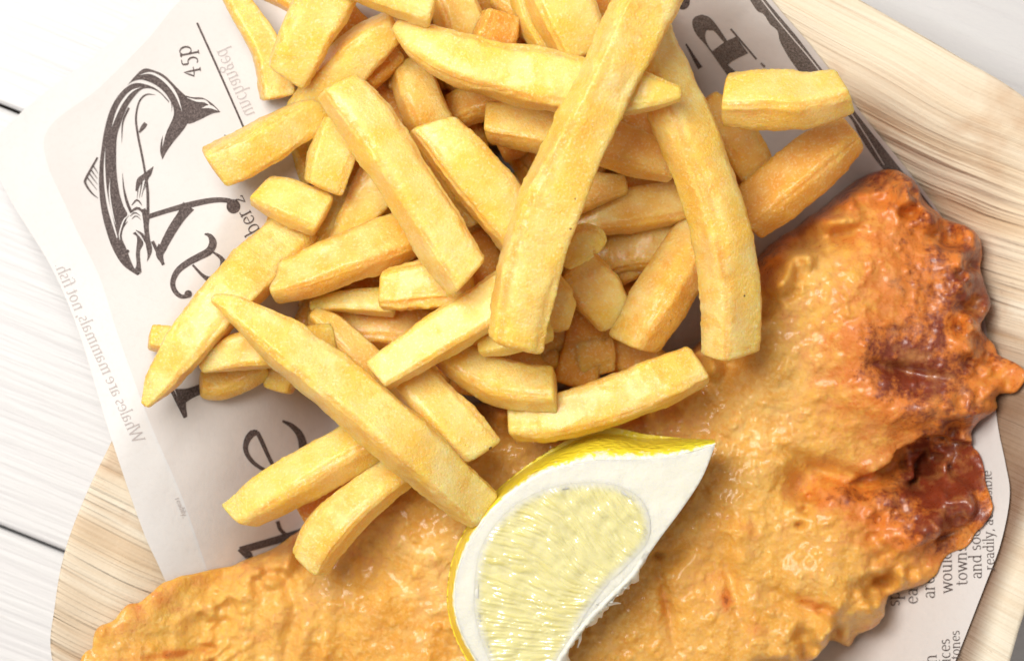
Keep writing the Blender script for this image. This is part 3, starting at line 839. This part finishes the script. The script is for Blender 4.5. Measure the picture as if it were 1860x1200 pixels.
pale = tg(1480, 480, 100, 80, .5, -30) + tg(1370, 760, 120, 120, .5) + tg(1480, 640, 80, 80, .35) + tg(800, 1040, 150, 150, .55) + tg(1690, 650, 40, 50, .40) + tg(1630, 930, 45, 45, .55) + tg(1480, 1050, 80, 40, .45) + tg(560, 1080, 60, 80, .35) + tg(1380, 900, 60, 40, .3) \
    + tg(1500, 960, 60, 30, .3) + tg(1720, 780, 40, 16, .4) + tg(1310, 1100, 30, 50, .4) + tg(1460, 880, 22, 22, .6) + tg(250, 1120, 90, 40, .25)
V = np.r_[ref2w(fx, fy, zt), ref2w(fx, fy, np.minimum(bot + 0.0, zt - 0.4))]
E = border(FQ)
FF = FQ[:, ::-1].tolist() + (FQ + n).tolist() + np.stack([E[:, 0], E[:, 1], E[:, 1] + n, E[:, 0] + n], 1).tolist()
fish = link('battered_fish', V, FF, M_FISH, attrs={'toast': np.r_[toast, toast], 'pale': np.r_[pale, pale]})
tag(fish, 'large golden brown battered fish fillet lying on the newspaper under the chips and lemon', 'battered fish')

# ------------------------------------------------------------------ lemon wedge
FACE = [(1300, 806), (1240, 824), (1170, 833), (1110, 834), (1060, 838), (980, 862), (905, 915), (852, 985), (827, 1060), (832, 1130), (870, 1205), (930, 1275), (1000, 1330)]
RIND = [9, 30, 46, 58, 50, 28, 20, 18, 14, 14, 16, 20, 8]
INNER = [(1300, 806), (1276, 866), (1240, 922), (1204, 970), (1180, 1004), (1150, 1048), (1098, 1100), (1052, 1152), (1014, 1210), (990, 1270), (1000, 1330)]


def face_z(x, y): return 41.5 - (y - 850) * 0.014 - (x - 850) * 0.006


def lw(x, y, dz=0.0):
    z = face_z(x, y) + dz; s = sc_at(z) * 1e-4
    return np.stack([(x - 930) * s, -(y - 600) * s, z * 1e-3], -1)


lem = bpy.data.objects.new('lemon_wedge', None); COL.objects.link(lem)
lo = pw(1060, 1030, 27); lem.location = lo
tag(lem, 'cut lemon wedge with bright yellow rind resting on the battered fish', 'lemon')
LO = np.array(lo)
fc = resample(catmull(FACE, 10), 110); ic = resample(catmull(INNER, 10), 110)
cfull = catmull(np.c_[np.array(FACE, float), RIND], 10); cfull = resample(cfull, 110); fc = cfull[:, :2]; rs = np.maximum(cfull[:, 2], 0)
T = np.gradient(fc, axis=0); T /= np.linalg.norm(T, axis=1)[:, None]
No = np.stack([T[:, 1], -T[:, 0]], 1)      # outward (to the upper left)
if (No[55] @ np.array([-1, -1])) < 0: No = -No
No[:, :] = No
cen = np.array([1100.0, 1010.0])
rows = []; at_g = []; at_p = []
nph = 40
for j in range(nph + 1):
    f = j / nph
    # over the shoulder (0..0.55) then underneath towards the inner edge
    a = f * 150
    lat = rs * math.sin(math.radians(min(a, 90)) ) if a <= 90 else rs * 1.0
    h = np.clip(rs * 0.45 + 14, 4, 34) * np.clip(np.linspace(0, 1, 110) * 6, 0.15, 1) ** 0.6
    dep = h * (1 - math.cos(math.radians(min(a, 90)))) if a <= 90 else h + (a - 90) / 60 * 4
    pxy = fc + No * (lat * (1 if np.ndim(lat) else 1))[:, None]
    if a > 90:
        t = (a - 90) / 60; tt = sm(0, 1, np.array(t)) * 0.96
        pxy = pxy * (1 - tt) + ic * tt
    zz = face_z(pxy[:, 0], pxy[:, 1]) - dep
    zz = np.maximum(zz, 27.5)
    s = sc_at(zz) * 1e-4
    dim = 0.14 * fbm(np.c_[pxy / 9, zz / 2], 91, 2)
    rows.append(np.stack([(pxy[:, 0] - 930) * s, -(pxy[:, 1] - 600) * s, (zz + dim * min(1, f * 8)) * 1e-3], 1))
    tpos = np.linspace(0, 1, 110)
    at_g.append(np.clip(0.9 * np.exp(-((tpos - 0.03) / 0.05) ** 2) + 0.55 * np.exp(-((tpos - 0.26) / 0.12) ** 2) * (f > 0.1), 0, 1) * np.ones(110))
    at_p.append(np.full(110, max(0, 1 - f * 5.5)) * np.clip(1.2 - 0.3 * (tpos < .3), 0, 1))
V = np.concatenate(rows); idx = np.arange((nph + 1) * 110).reshape(nph + 1, 110)
F = np.stack([idx[:-1, :-1], idx[:-1, 1:], idx[1:, 1:], idx[1:, :-1]], -1).reshape(-1, 4)
o = link('rind', V, F[:, ::-1], M_RIND, lem, {'green': np.concatenate(at_g), 'pithy': np.concatenate(at_p)})
# pith face with an opening for the flesh
PU = catmull([(861, 1068), (870, 1004), (898, 952), (944, 910), (998, 885), (1060, 875), (1118, 880), (1160, 902), (1180, 940), (1176, 984), (1142, 1024), (1100, 1066), (1063, 1116), (1037, 1164), (1014, 1204), (988, 1265), (940, 1256), (898, 1216), (873, 1160), (862, 1115)], 6, closed=True)
FP = np.r_[fc, ic[::-1][1:-1]]
cPU = PU.mean(0)
px_, py_, ps_, PQ = clip_grid(FP, 4, [cPU + (PU - cPU) * 0.94])
dd = 0.0 * ps_
V1 = lw(px_, py_, -dd * 0.5 + 0.12 * fbm(np.c_[px_ / 30, py_ / 30, px_ * 0], 95, 2))
nn_ = len(px_)
V2 = V1.copy(); V2[:, 2] = np.maximum(V1[:, 2] - 0.010, 0.0278); 
EB = border(PQ)
o = link('pith', np.r_[V1, V2], PQ[:, ::-1].tolist() + (PQ + nn_).tolist() + np.stack([EB[:, 0], EB[:, 1], EB[:, 1] + nn_, EB[:, 0] + nn_], 1).tolist(), M_PITH, lem)
# pulp
ux, uy, us_, UQ = clip_grid(PU, 2.0)
fxp, fyp = 1290.0, 1200.0
th = np.arctan2(uy - fyp, ux - fxp); rr = np.hypot(ux - fxp, uy - fyp)
wv = vnoise(np.c_[ux / 110, uy / 110, ux * 0], 97) * 0.07
hgt = 0; ves = 0
for lay, (kc, kl, sdl) in enumerate(((38, 70, 5), (55, 50, 17))):
    cu = (th + wv) * kc + 0.25 * vnoise(np.c_[ux / 26, uy / 26, ux * 0], 60 + lay); row = np.floor(cu)
    hr = hash3(row.astype(int), (row * 0).astype(int), (row * 0).astype(int), sdl)
    cv = rr / (kl * (1 + 0.35 * hr)) + hr * 7.3
    cell = np.floor(cv); fv = cv - cell
    amp = 0.5 + 0.5 * hash3(row.astype(int), cell.astype(int), (row * 0).astype(int), sdl + 4)
    fat = np.sqrt(np.clip(np.sin(math.pi * np.clip(fv, 0, 1)) , 0, 1)) * (0.55 + 0.45 * fv)     # teardrop
    fu = (cu - row - 0.5) / np.maximum(fat, 0.05)
    one = fat * np.sqrt(np.clip(1 - (2 * fu) ** 2, 0, 1)) * amp
    ves = np.maximum(ves, one)
hgt = 0.70 * ves + 0.12 * fbm(np.c_[th * 75, rr / 60, ux * 0], 98, 2) + 0.3 * fbm(np.c_[ux / 28, uy / 28, ux * 0], 99, 2)
amp = 1.0
ins = sm(0, 16, us_)
V1 = lw(ux, uy, 0.12 + ins * (-0.15 + 0.95 * hgt))
link('pulp', V1, UQ[:, ::-1], M_PULP, lem, {'vesicle': np.clip(ves * amp, 0, 1), 'rimmed': 1 - sm(0, 20, us_)})
# ragged inner membrane
fr = []; ff = []
ip = resample(catmull(INNER[4:], 10), 120)
Ti = np.gradient(ip, axis=0); Ti /= np.linalg.norm(Ti, axis=1)[:, None]; Ni = np.stack([-Ti[:, 1], Ti[:, 0]], 1)
if Ni[50] @ np.array([1, 1]) < 0: Ni = -Ni
nz = fbm(np.c_[np.arange(120) / 5, np.zeros(120), np.zeros(120)], 101, 3)
ext = np.clip(7 + 9 * nz, 0, 22) * np.clip(np.linspace(0, 8, 120), 0, 1)
for k, (t, dz) in enumerate(((-1.0, 0.5), (-.5, 0.9), (0, 0.6), (0.5, -0.6), (1.0, -2.4), (0.6, -4.5), (0.0, -8))):
    off = ext * t if t > 0 else np.full(120, 9.0) * t
    pp = ip + Ni * off[:, None] + Ti * (4 * fbm(np.c_[np.arange(120) / 3, np.full(120, k * 1.7), np.zeros(120)], 103, 2))[:, None] * max(t, 0)
    fr.append(lw(pp[:, 0], pp[:, 1], dz + 0.35 * fbm(np.c_[np.arange(120) / 4, np.full(120, k * .9), np.zeros(120)], 104, 2)))
idx = np.arange(7 * 120).reshape(7, 120)
F = np.stack([idx[:-1, :-1], idx[:-1, 1:], idx[1:, 1:], idx[1:, :-1]], -1).reshape(-1, 4)
link('membrane', np.concatenate(fr), F, M_PITH, lem)
# loose fibres
VV = []; FFb = []
for (sx, sy, ex, ey) in ((1052, 1150, 1050, 1178), (1100, 1098, 1128, 1052 + 46), (1090, 1108, 1078, 1128), (1120, 1078, 1150, 1058), (1135, 1064, 1156, 1044), (1075, 1124, 1066, 1142), (1110, 1090, 1122, 1070), (1085, 1100, 1130, 1072)):
    C = catmull(np.array([(sx, sy), ((sx + ex) / 2 + 3, (sy + ey) / 2 - 2), (ex, ey)]), 6); k = len(C)
    base = sum(len(v) for v in VV)
    W3 = lw(C[:, 0], C[:, 1], 0.0); W3[:, 2] += np.linspace(0.0005, -0.003, k)
    r = np.linspace(0.00042, 0.00012, k)
    ring = np.concatenate([W3 + np.c_[r * math.cos(a), r * math.sin(a), r * 0 + r * math.sin(a * 2) * .3] for a in np.linspace(0, 2 * math.pi, 7)[:-1]])
    VV.append(ring)
    for a in range(6):
        for b in range(k - 1): FFb.append([base + a * k + b, base + a * k + b + 1, base + ((a + 1) % 6) * k + b + 1, base + ((a + 1) % 6) * k + b])
link('fibre', np.concatenate(VV), FFb, M_PITH, lem)

# ------------------------------------------------------------------ chips
GRP = 'chips heaped on the fish'
SEED = [100]


def chip(label, pts, roll=12, tr=0.85, cut=(0, 0), toast=0.15, ends=(5, 5), bend=0.5, n_sup=5.4, group=GRP, name='potato_chip', rough=1.0, mat=None, around=72):
    """pts: (px, py, z mm of the centre line, visible width px)"""
    SEED[0] += 13; sd_ = SEED[0]
    P = np.array(pts, float)
    C3 = np.array([np.r_[pw(a, b, c) * 1000, w_ / 10 * sc_at(c)] for a, b, c, w_ in P])
    C = catmull(C3, 24) if len(C3) > 2 else np.array([C3[0] + (C3[1] - C3[0]) * t for t in np.linspace(0, 1, 30)])
    L = np.linalg.norm(np.diff(C[:, :3], axis=0), axis=1).sum()
    nr = int(np.clip(L / 0.46, 40, 200))
    d = np.r_[0, np.cumsum(np.linalg.norm(np.diff(C[:, :3], axis=0), axis=1))]
    # denser rings at the ends
    tt = np.linspace(0, 1, nr); tt = tt - 0.055 * np.sin(2 * math.pi * tt)
    s_arr = tt * L
    Cc = np.stack([np.interp(s_arr, d, C[:, k]) for k in range(4)], 1)
    T = np.gradient(Cc[:, :3], axis=0); T /= np.linalg.norm(T, axis=1)[:, None]
    S = np.cross(T, [0, 0, 1.0]); S /= np.linalg.norm(S, axis=1)[:, None]; Up = np.cross(S, T)
    th = np.linspace(0, 2 * math.pi, around + 1)[:-1]
    ct, st = np.cos(th), np.sin(th)
    n_sup = n_sup - 1.2 * (((sd_ * 53) % 100) / 100) if n_sup > 3 else n_sup
    e = 2 / n_sup
    ux = np.sign(ct) * np.abs(ct) ** e; uy = tr * np.sign(st) * np.abs(st) ** e
    rl = math.radians(roll * (0.6 + 0.9 * ((sd_ * 37) % 100) / 100)) + 0.12 * vnoise(np.c_[s_arr / 25, np.full(nr, sd_ * .37), np.zeros(nr)], 1)
    m_ = n_sup / (n_sup - 1)
    hh = (np.abs(np.cos(rl)) ** m_ + np.abs(tr * np.sin(rl)) ** m_) ** (1 / m_)
    sc = 0.93 * Cc[:, 3] / 2 / hh
    # rounded blunt ends
    e0, e1 = ends
    w0, w1 = sc[0] * 2, sc[-1] * 2
    r0, r1 = max(0.8, 0.8 * w0 / e0), max(0.8, 0.8 * w1 / e1)
    q0 = np.clip(s_arr / r0, 0, 1); q1_ = np.clip((L - s_arr) / r1, 0, 1)
    endf = (1 - (1 - q0) ** 3.2) ** (1 / 3.2) * (1 - (1 - q1_) ** 3.2) ** (1 / 3.2)
    endf = np.maximum(endf, 0.02)
    lump = 1 + 0.055 * fbm(np.c_[s_arr / 7, np.full(nr, sd_ * .71), np.zeros(nr)], 2, 2)
    k_ = (sc * endf * lump)[:, None]
    a = k_ * (ux * np.cos(rl)[:, None] - uy * np.sin(rl)[:, None]); b = k_ * (ux * np.sin(rl)[:, None] + uy * np.cos(rl)[:, None])
    frac = (s_arr / L)[:, None]
    axial = (math.tan(math.radians(cut[0])) * (1 - frac) ** 3 + math.tan(math.radians(cut[1])) * frac ** 3) * a
    X = Cc[:, None, :3] + S[:, None] * a[..., None] + Up[:, None] * b[..., None] + T[:, None] * axial[..., None]
    Nrm = S[:, None] * (a / k_)[..., None] + Up[:, None] * (b / k_)[..., None]; Nrm /= np.linalg.norm(Nrm, axis=2)[..., None]
    X = X.reshape(-1, 3); Nf = Nrm.reshape(-1, 3)
    # noise space: u along the axis (stretched) + across
    SS = np.repeat(s_arr, around); TH = np.tile(th, nr)
    Q = np.c_[SS / 22, np.cos(TH) * 1.9, np.sin(TH) * 1.9] + sd_ * 1.93
    dis = 0.30 * fbm(Q, 3, 2) * rough
    dis = dis + 0.24 * rough * fbm(X / 5.5 + sd_, 5, 2) + 0.05 * rough * fbm(X / 1.5 + sd_, 6, 2) + 0.20 * rough * np.clip(vnoise(X / 0.62 + sd_, 9) - 0.1, 0, 1)
    bl = vnoise(X / 2.3 + sd_ * 2.1, 8); dis = dis + 0.35 * rough * np.clip(bl - 0.5, 0, 1)
    ef = np.repeat(endf, around)
    dis = dis * (0.35 + 0.65 * ef) * np.clip(np.repeat(sc, around) / 4.0, 0.25, 1.15)
    X = X + Nf * dis[:, None]
    X = np.r_[X, [Cc[0, :3] + (X[:around].mean(0) - Cc[0, :3])], [X[-around:].mean(0)]]
    idx = np.arange(nr * around).reshape(nr, around); i2 = np.roll(idx, -1, 1)
    F = np.stack([idx[:-1], idx[1:], i2[1:], i2[:-1]], -1).reshape(-1, 4).tolist()
    c0_, c1_ = nr * around, nr * around + 1
    F += [[c0_, idx[0, k], i2[0, k]] for k in range(around)] + [[c1_, i2[-1, k], idx[-1, k]] for k in range(around)]
    corner = np.maximum(np.abs(np.sin(2 * TH)) ** 3.5, 0.55 * (np.abs(np.cos(TH)) > 0.8))
    endt = np.repeat(np.maximum(1 - q0 * 0.9, 1 - q1_ * 0.9), around)
    edge_ = np.clip(np.maximum(corner * 0.9, endt), 0, 1)
    edge_ = np.r_[edge_, 1, 1]
    ta = np.r_[np.full(nr * around, toast), toast, toast] + 0.34 * np.r_[endt, 1, 1] ** 2 + 0.10 * (((sd_ * 29) % 100) / 100 - 0.3)
    org = np.array([Cc[:, 0].mean(), Cc[:, 1].mean(), X[:, 2].min()]) / 1000
    o = link(name, X / 1000, F, mat or M_CHIP, None, {'edge': edge_, 'toast': ta}, origin=org)
    # make the surface point outwards
    return tag(o, label, 'chip' if name == 'potato_chip' else None, group)


CH = chip
CH('longest pale chip on top of the pile, running off the top edge of the photo', [(1205, -60, 61, 118), (1140, 70, 60, 118), (1070, 210, 59, 116), (1000, 370, 57, 122), (960, 500, 55, 122), (935, 632, 53, 110)], roll=14, cut=(0, -6), toast=-.05, ends=(5, 4))
CH('long curved chip right of the longest one, its blunt lower end above the fish', [(1150, 20, 44, 100), (1190, 110, 45, 112), (1240, 225, 45, 116), (1288, 350, 44, 118), (1318, 470, 42, 118), (1328, 560, 40, 117), (1328, 645, 37.5, 112)], roll=28, cut=(0, 4), toast=.02, ends=(5, 6))
CH('pale chip with two pointed ends lying crosswise under the longest top chip', [(716, 44, 50, 20), (765, 76, 51, 70), (850, 112, 51, 104), (960, 140, 51, 112), (1080, 162, 52, 104), (1170, 168, 55, 76), (1240, 170, 56, 24)], roll=10, cut=(0, 0), toast=.05, ends=(3, 3))
CH('broad pale yellow chip running off the top edge beside the newspaper print', [(622, -60, 50, 108), (585, 10, 49, 106), (548, 80, 48, 104), (520, 138, 46, 88)], roll=8, cut=(0, -10), toast=-.05)
CH('golden chip behind the top left, its browned square end near the crosswise chip', [(720, 45, 44, 72), (660, 90, 43, 94), (600, 150, 41, 90), (545, 215, 38, 80)], roll=22, cut=(-15, 0), toast=.22)
CH('chip pointing left over the newspaper rule line with a rounded golden end', [(600, 190, 38, 78), (520, 232, 42, 84), (450, 275, 43, 96), (385, 306, 43, 88)], roll=16, cut=(0, 10), toast=.08)
CH('thick pale slanting chip in the middle of the pile, blunt at both ends', [(608, 152, 54, 92), (660, 215, 54, 102), (725, 310, 54, 104), (790, 415, 53, 110), (852, 508, 52, 104)], roll=16, cut=(-10, 14), toast=.0)
CH('short pale chip standing under the upper end of the slanting chip', [(622, 222, 40, 80), (602, 282, 42, 92), (585, 345, 42, 84)], roll=12, cut=(14, -10), toast=-.02)
CH('stubby chip left of the short pale one with a torn square end', [(470, 345, 39, 62), (520, 365, 40, 84), (592, 395, 40, 84)], roll=18, cut=(-20, -6), toast=.10)
CH('golden wedge shaped chip tapering to a point under the slanting chip', [(735, 265, 34, 90), (680, 345, 35, 96), (630, 410, 35, 62), (600, 450, 35, 24)], roll=14, toast=.20, ends=(4, 3))
CH('pale chip with a squared upper end slanting under the longest top chip', [(782, 222, 50, 88), (845, 295, 50, 104), (915, 380, 48, 106), (990, 480, 46, 100)], roll=10, cut=(-24, 0), toast=.0)
CH('short golden chip tucked between the slanting chip and the crosswise chip', [(738, 115, 34, 76), (765, 190, 36, 92), (800, 260, 34, 90)], roll=20, cut=(12, 0), toast=.30)
CH('pale chip end at the top edge left of the crosswise chip tip', [(600, -50, 54, 70), (690, -20, 55, 80), (790, 18, 55, 78)], roll=14, cut=(0, 8), toast=.05)
CH('knobbly browned chip end at the top edge behind the crosswise chip', [(912, 22, 42, 78), (900, 70, 42, 96), (880, 140, 38, 96)], roll=24, toast=.62, rough=1.8)
CH('broad golden chip at the top edge left of the longest chip', [(985, -60, 45, 118), (1025, 20, 46, 122), (1060, 100, 44, 110)], roll=20, toast=.18)
CH('narrow golden chip beside the broad one at the top edge', [(945, -40, 42, 60), (970, 40, 42, 60), (1010, 110, 40, 54)], roll=20, toast=.32)
CH('squarish golden chip end under the crosswise chip and left of the longest chip', [(882, 222, 37, 74), (940, 232, 38, 88), (1020, 248, 38, 86)], roll=18, cut=(12, 0), toast=.30)
CH('golden brown chip with a browned tapering end between the two longest chips', [(1030, 240, 38, 88), (1110, 262, 38, 98), (1180, 288, 37, 88), (1228, 312, 36, 50)], roll=18, toast=.35, ends=(5, 3))
CH('small chip point showing right of the longest chip below the browned tapering one', [(990, 370, 30, 80), (1060, 350, 31, 76), (1140, 335, 31, 36)], roll=16, toast=.32, ends=(4, 3))
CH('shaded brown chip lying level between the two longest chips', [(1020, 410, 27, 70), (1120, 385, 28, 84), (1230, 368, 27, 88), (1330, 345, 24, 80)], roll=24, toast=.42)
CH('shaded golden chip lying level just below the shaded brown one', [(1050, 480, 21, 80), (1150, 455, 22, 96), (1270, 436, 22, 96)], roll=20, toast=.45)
CH('golden chip rising to the right beneath the long curved chip', [(1145, 628, 30, 92), (1190, 560, 31, 108), (1245, 470, 29, 108), (1300, 390, 26, 96)], roll=30, cut=(14, 0), toast=.22)
CH('brown sided chip at the right of the pile leaning toward the tray rim', [(1350, 400, 25, 104), (1430, 335, 27, 118), (1500, 275, 28, 112), (1552, 238, 28, 84)], roll=34, toast=.48)
CH('short thick pale chip perched at the right beside the leaf rim', [(1312, 182, 43, 98), (1380, 180, 44, 118), (1460, 182, 45, 116), (1538, 165, 45, 92)], roll=38, cut=(-8, 12), toast=.02, ends=(6, 8))
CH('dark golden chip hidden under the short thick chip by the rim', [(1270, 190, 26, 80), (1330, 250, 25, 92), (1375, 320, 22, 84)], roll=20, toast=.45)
CH('squarish shaded chip end below the batter scrap in the centre of the pile', [(1040, 480, 29, 92), (1085, 535, 29, 104), (1120, 590, 27, 72)], roll=12, cut=(8, -16), toast=.32)
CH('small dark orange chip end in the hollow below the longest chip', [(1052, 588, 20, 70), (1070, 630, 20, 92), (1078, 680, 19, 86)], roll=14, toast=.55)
CH('chip with a flat square right end in the hollow below the longest chip', [(790, 620, 36, 70), (850, 665, 37, 84), (920, 698, 37, 96), (1012, 706, 38, 94)], roll=26, cut=(0, 10), toast=.05, ends=(5, 8))
CH('curved chip along the lower right of the pile just above the lemon', [(925, 765, 33, 80), (1010, 757, 35, 92), (1110, 728, 36, 96), (1200, 690, 36, 96), (1272, 660, 35, 84)], roll=14, cut=(0, 10), toast=.05)
CH('pale chip with a browned cut end slanting up under the foot of the longest chip', [(682, 684, 46, 72), (750, 640, 46, 86), (830, 590, 46, 94), (930, 530, 46, 100), (990, 490, 45, 96)], roll=14, cut=(8, 0), toast=.05, ends=(9, 5))
CH('chip end with a blistered rounded tip left of the slanting chip foot', [(690, 528, 40, 74), (760, 520, 41, 98), (860, 505, 40, 98)], roll=12, cut=(-8, 0), toast=.10, rough=1.5)
CH('golden chip pointing left with a rounded tip in the left middle of the pile', [(492, 520, 39, 66), (560, 498, 40, 92), (650, 462, 40, 100), (770, 415, 37, 96)], roll=18, cut=(-6, 0), toast=.24)
CH('long yellow chip reaching down left over the headline to a sharp tip', [(262, 738, 42, 16), (296, 686, 42, 62), (352, 612, 42, 90), (430, 522, 40, 104), (510, 448, 34, 108), (600, 372, 28, 102)], roll=6, toast=.06, ends=(3, 5))
CH('long chip tapering to a sharp upper left tip and running down to the lemon', [(384, 540, 50, 16), (430, 562, 50, 52), (520, 628, 49, 96), (620, 706, 48, 112), (720, 790, 47, 112), (800, 860, 42, 106), (870, 925, 36, 92)], roll=16, toast=-.03, ends=(3, 5))
CH('small chip end peeking out left behind the long yellow chip', [(270, 610, 36, 50), (330, 622, 35, 66), (410, 640, 33, 66)], roll=14, toast=.10)
CH('pale chip lying level behind the upper part of the long tapering chip', [(362, 668, 40, 24), (430, 640, 40, 72), (510, 630, 39, 76), (600, 620, 34, 80)], roll=10, toast=.10, ends=(3, 5))
CH('small golden chip end poking down over the headline left of its twin', [(362, 696, 31, 50), (405, 694, 30, 66), (480, 655, 29, 68)], roll=16, toast=.25)
CH('small golden chip end poking down over the headline under the long tapering chip', [(505, 712, 28, 58), (515, 680, 28, 74), (560, 610, 28, 78)], roll=16, toast=.30)
CH('orange curved chip running under the pale chip with the browned cut end', [(565, 565, 34, 28), (610, 600, 34, 62), (670, 660, 34, 74), (730, 720, 32, 74)], roll=22, toast=.32, ends=(3, 5))
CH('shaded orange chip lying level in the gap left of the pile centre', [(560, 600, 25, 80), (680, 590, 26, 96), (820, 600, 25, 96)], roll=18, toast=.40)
CH('thin pale chip edge under the golden chip pointing left', [(562, 556, 33, 20), (620, 548, 34, 44), (720, 548, 33, 60)], roll=14, toast=.08, ends=(3, 4))
CH('thick chip with a blunt lower end pointing at the lemon', [(700, 640, 36, 84), (760, 706, 38, 98), (820, 770, 39, 106), (872, 825, 38, 94)], roll=22, cut=(0, -14), toast=.10)
CH('lowest left chip reaching from the long tapering chip to an angular end on the newspaper', [(432, 938, 33, 76), (490, 900, 35, 94), (570, 852, 36, 100), (700, 778, 35, 92)], roll=24, cut=(26, 0), toast=.04, ends=(8, 5))
CH('lowest chip of the pile lying on the fish with a rounded golden end', [(562, 1025, 33, 80), (590, 975, 35, 94), (650, 915, 36, 94), (740, 845, 34, 80)], roll=20, cut=(-8, 0), toast=.16)
CH('small dark crust piece showing between the two lowest chips', [(548, 938, 25, 44), (600, 905, 26, 64), (670, 860, 26, 64)], roll=12, toast=.9, rough=1.6)
CH('thin chip along the upper left edge of the pile over the newspaper', [(400, -40, 36, 34), (450, 30, 37, 56), (488, 95, 37, 66), (508, 180, 36, 72)], roll=14, toast=.10)
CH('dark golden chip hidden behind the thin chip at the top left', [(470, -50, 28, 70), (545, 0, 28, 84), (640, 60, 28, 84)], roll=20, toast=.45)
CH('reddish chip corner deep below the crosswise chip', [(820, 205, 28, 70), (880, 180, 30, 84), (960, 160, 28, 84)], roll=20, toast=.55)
CH('small chip corner under the middle of the chip with the squared upper end', [(828, 348, 40, 40), (860, 362, 40, 58), (920, 400, 38, 60)], roll=18, toast=.15)
CH('small chip end showing under the foot of the longest chip', [(868, 632, 42, 36), (920, 618, 43, 56), (1000, 590, 42, 60)], roll=16, toast=.05)
CH('golden chip behind the lower half of the longest chip', [(960, 500, 34, 90), (1005, 560, 35, 96), (1035, 575, 34, 60)], roll=20, toast=.30)
CH('narrow golden chip between the slanting chip and the squared one', [(775, 245, 38, 50), (810, 310, 38, 62), (870, 400, 35, 70)], roll=20, toast=.22)
CH('golden chip running down behind the short pale chip on the left', [(500, 170, 28, 56), (535, 240, 29, 62), (575, 330, 28, 66)], roll=20, toast=.25)
CH('chip top showing between the knobbly one and the top left chips', [(800, -40, 40, 90), (835, 40, 40, 96), (850, 110, 38, 90)], roll=16, toast=.25)
CH('short golden chip lying level under the knot of chips left of the pile centre', [(600, 470, 33, 70), (560, 470, 33, 60), (520, 500, 33, 40)], roll=14, toast=.3)
CH('golden chip showing between the stubby chip and the chip pointing left', [(560, 425, 31, 70), (620, 395, 33, 86), (700, 350, 33, 84)], roll=22, toast=.28)
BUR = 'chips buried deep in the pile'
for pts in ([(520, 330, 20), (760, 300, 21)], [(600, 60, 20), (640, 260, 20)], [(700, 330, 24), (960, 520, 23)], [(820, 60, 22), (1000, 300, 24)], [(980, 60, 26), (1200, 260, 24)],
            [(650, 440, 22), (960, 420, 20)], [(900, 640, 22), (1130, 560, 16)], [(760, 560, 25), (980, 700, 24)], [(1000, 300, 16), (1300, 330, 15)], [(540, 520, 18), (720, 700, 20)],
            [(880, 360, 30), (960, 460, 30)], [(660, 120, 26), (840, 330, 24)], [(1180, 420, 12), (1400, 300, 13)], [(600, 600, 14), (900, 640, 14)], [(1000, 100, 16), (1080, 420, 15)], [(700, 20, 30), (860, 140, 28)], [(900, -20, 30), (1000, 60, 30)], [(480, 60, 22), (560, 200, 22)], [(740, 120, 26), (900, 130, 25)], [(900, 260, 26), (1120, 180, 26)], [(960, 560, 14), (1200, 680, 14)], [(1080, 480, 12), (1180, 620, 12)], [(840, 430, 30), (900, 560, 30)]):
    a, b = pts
    CH('orange brown chip buried deep in the pile, mostly covered by other chips', [(a[0], a[1], a[2], 88), ((a[0] + b[0]) / 2 + 6, (a[1] + b[1]) / 2 - 5, (a[2] + b[2]) / 2, 98), (b[0], b[1], b[2], 88)], roll=15 + 10 * RNG.random(), toast=.62, group=BUR, around=40)  # deep browning stands in for the orange shade of the hollows
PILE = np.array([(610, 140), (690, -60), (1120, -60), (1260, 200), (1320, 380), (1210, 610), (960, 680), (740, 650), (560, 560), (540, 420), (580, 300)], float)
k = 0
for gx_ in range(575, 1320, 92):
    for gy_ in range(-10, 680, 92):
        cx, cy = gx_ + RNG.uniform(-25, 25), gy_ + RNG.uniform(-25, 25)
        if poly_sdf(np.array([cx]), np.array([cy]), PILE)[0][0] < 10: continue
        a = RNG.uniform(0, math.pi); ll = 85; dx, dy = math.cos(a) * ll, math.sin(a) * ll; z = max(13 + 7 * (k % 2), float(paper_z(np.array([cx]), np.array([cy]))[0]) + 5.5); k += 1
        CH('orange brown chip buried deep in the pile, mostly covered by other chips', [(cx - dx, cy - dy, z, 92), (cx, cy, z, 104), (cx + dx, cy + dy, z, 92)], roll=15, toast=.75, group=BUR, around=36)  # browned further, painting the shade between the upper chips
o = CH('crisp translucent batter scrap stuck to the right side of the longest chip', [(1020, 478, 41, 40), (1050, 450, 43, 62), (1075, 437, 43, 62), (1094, 452, 42, 30)], roll=10, tr=.32, toast=.05, rough=2.4, name='batter_scrap', group=None, n_sup=2.4)
o['category'] = 'batter scrap'
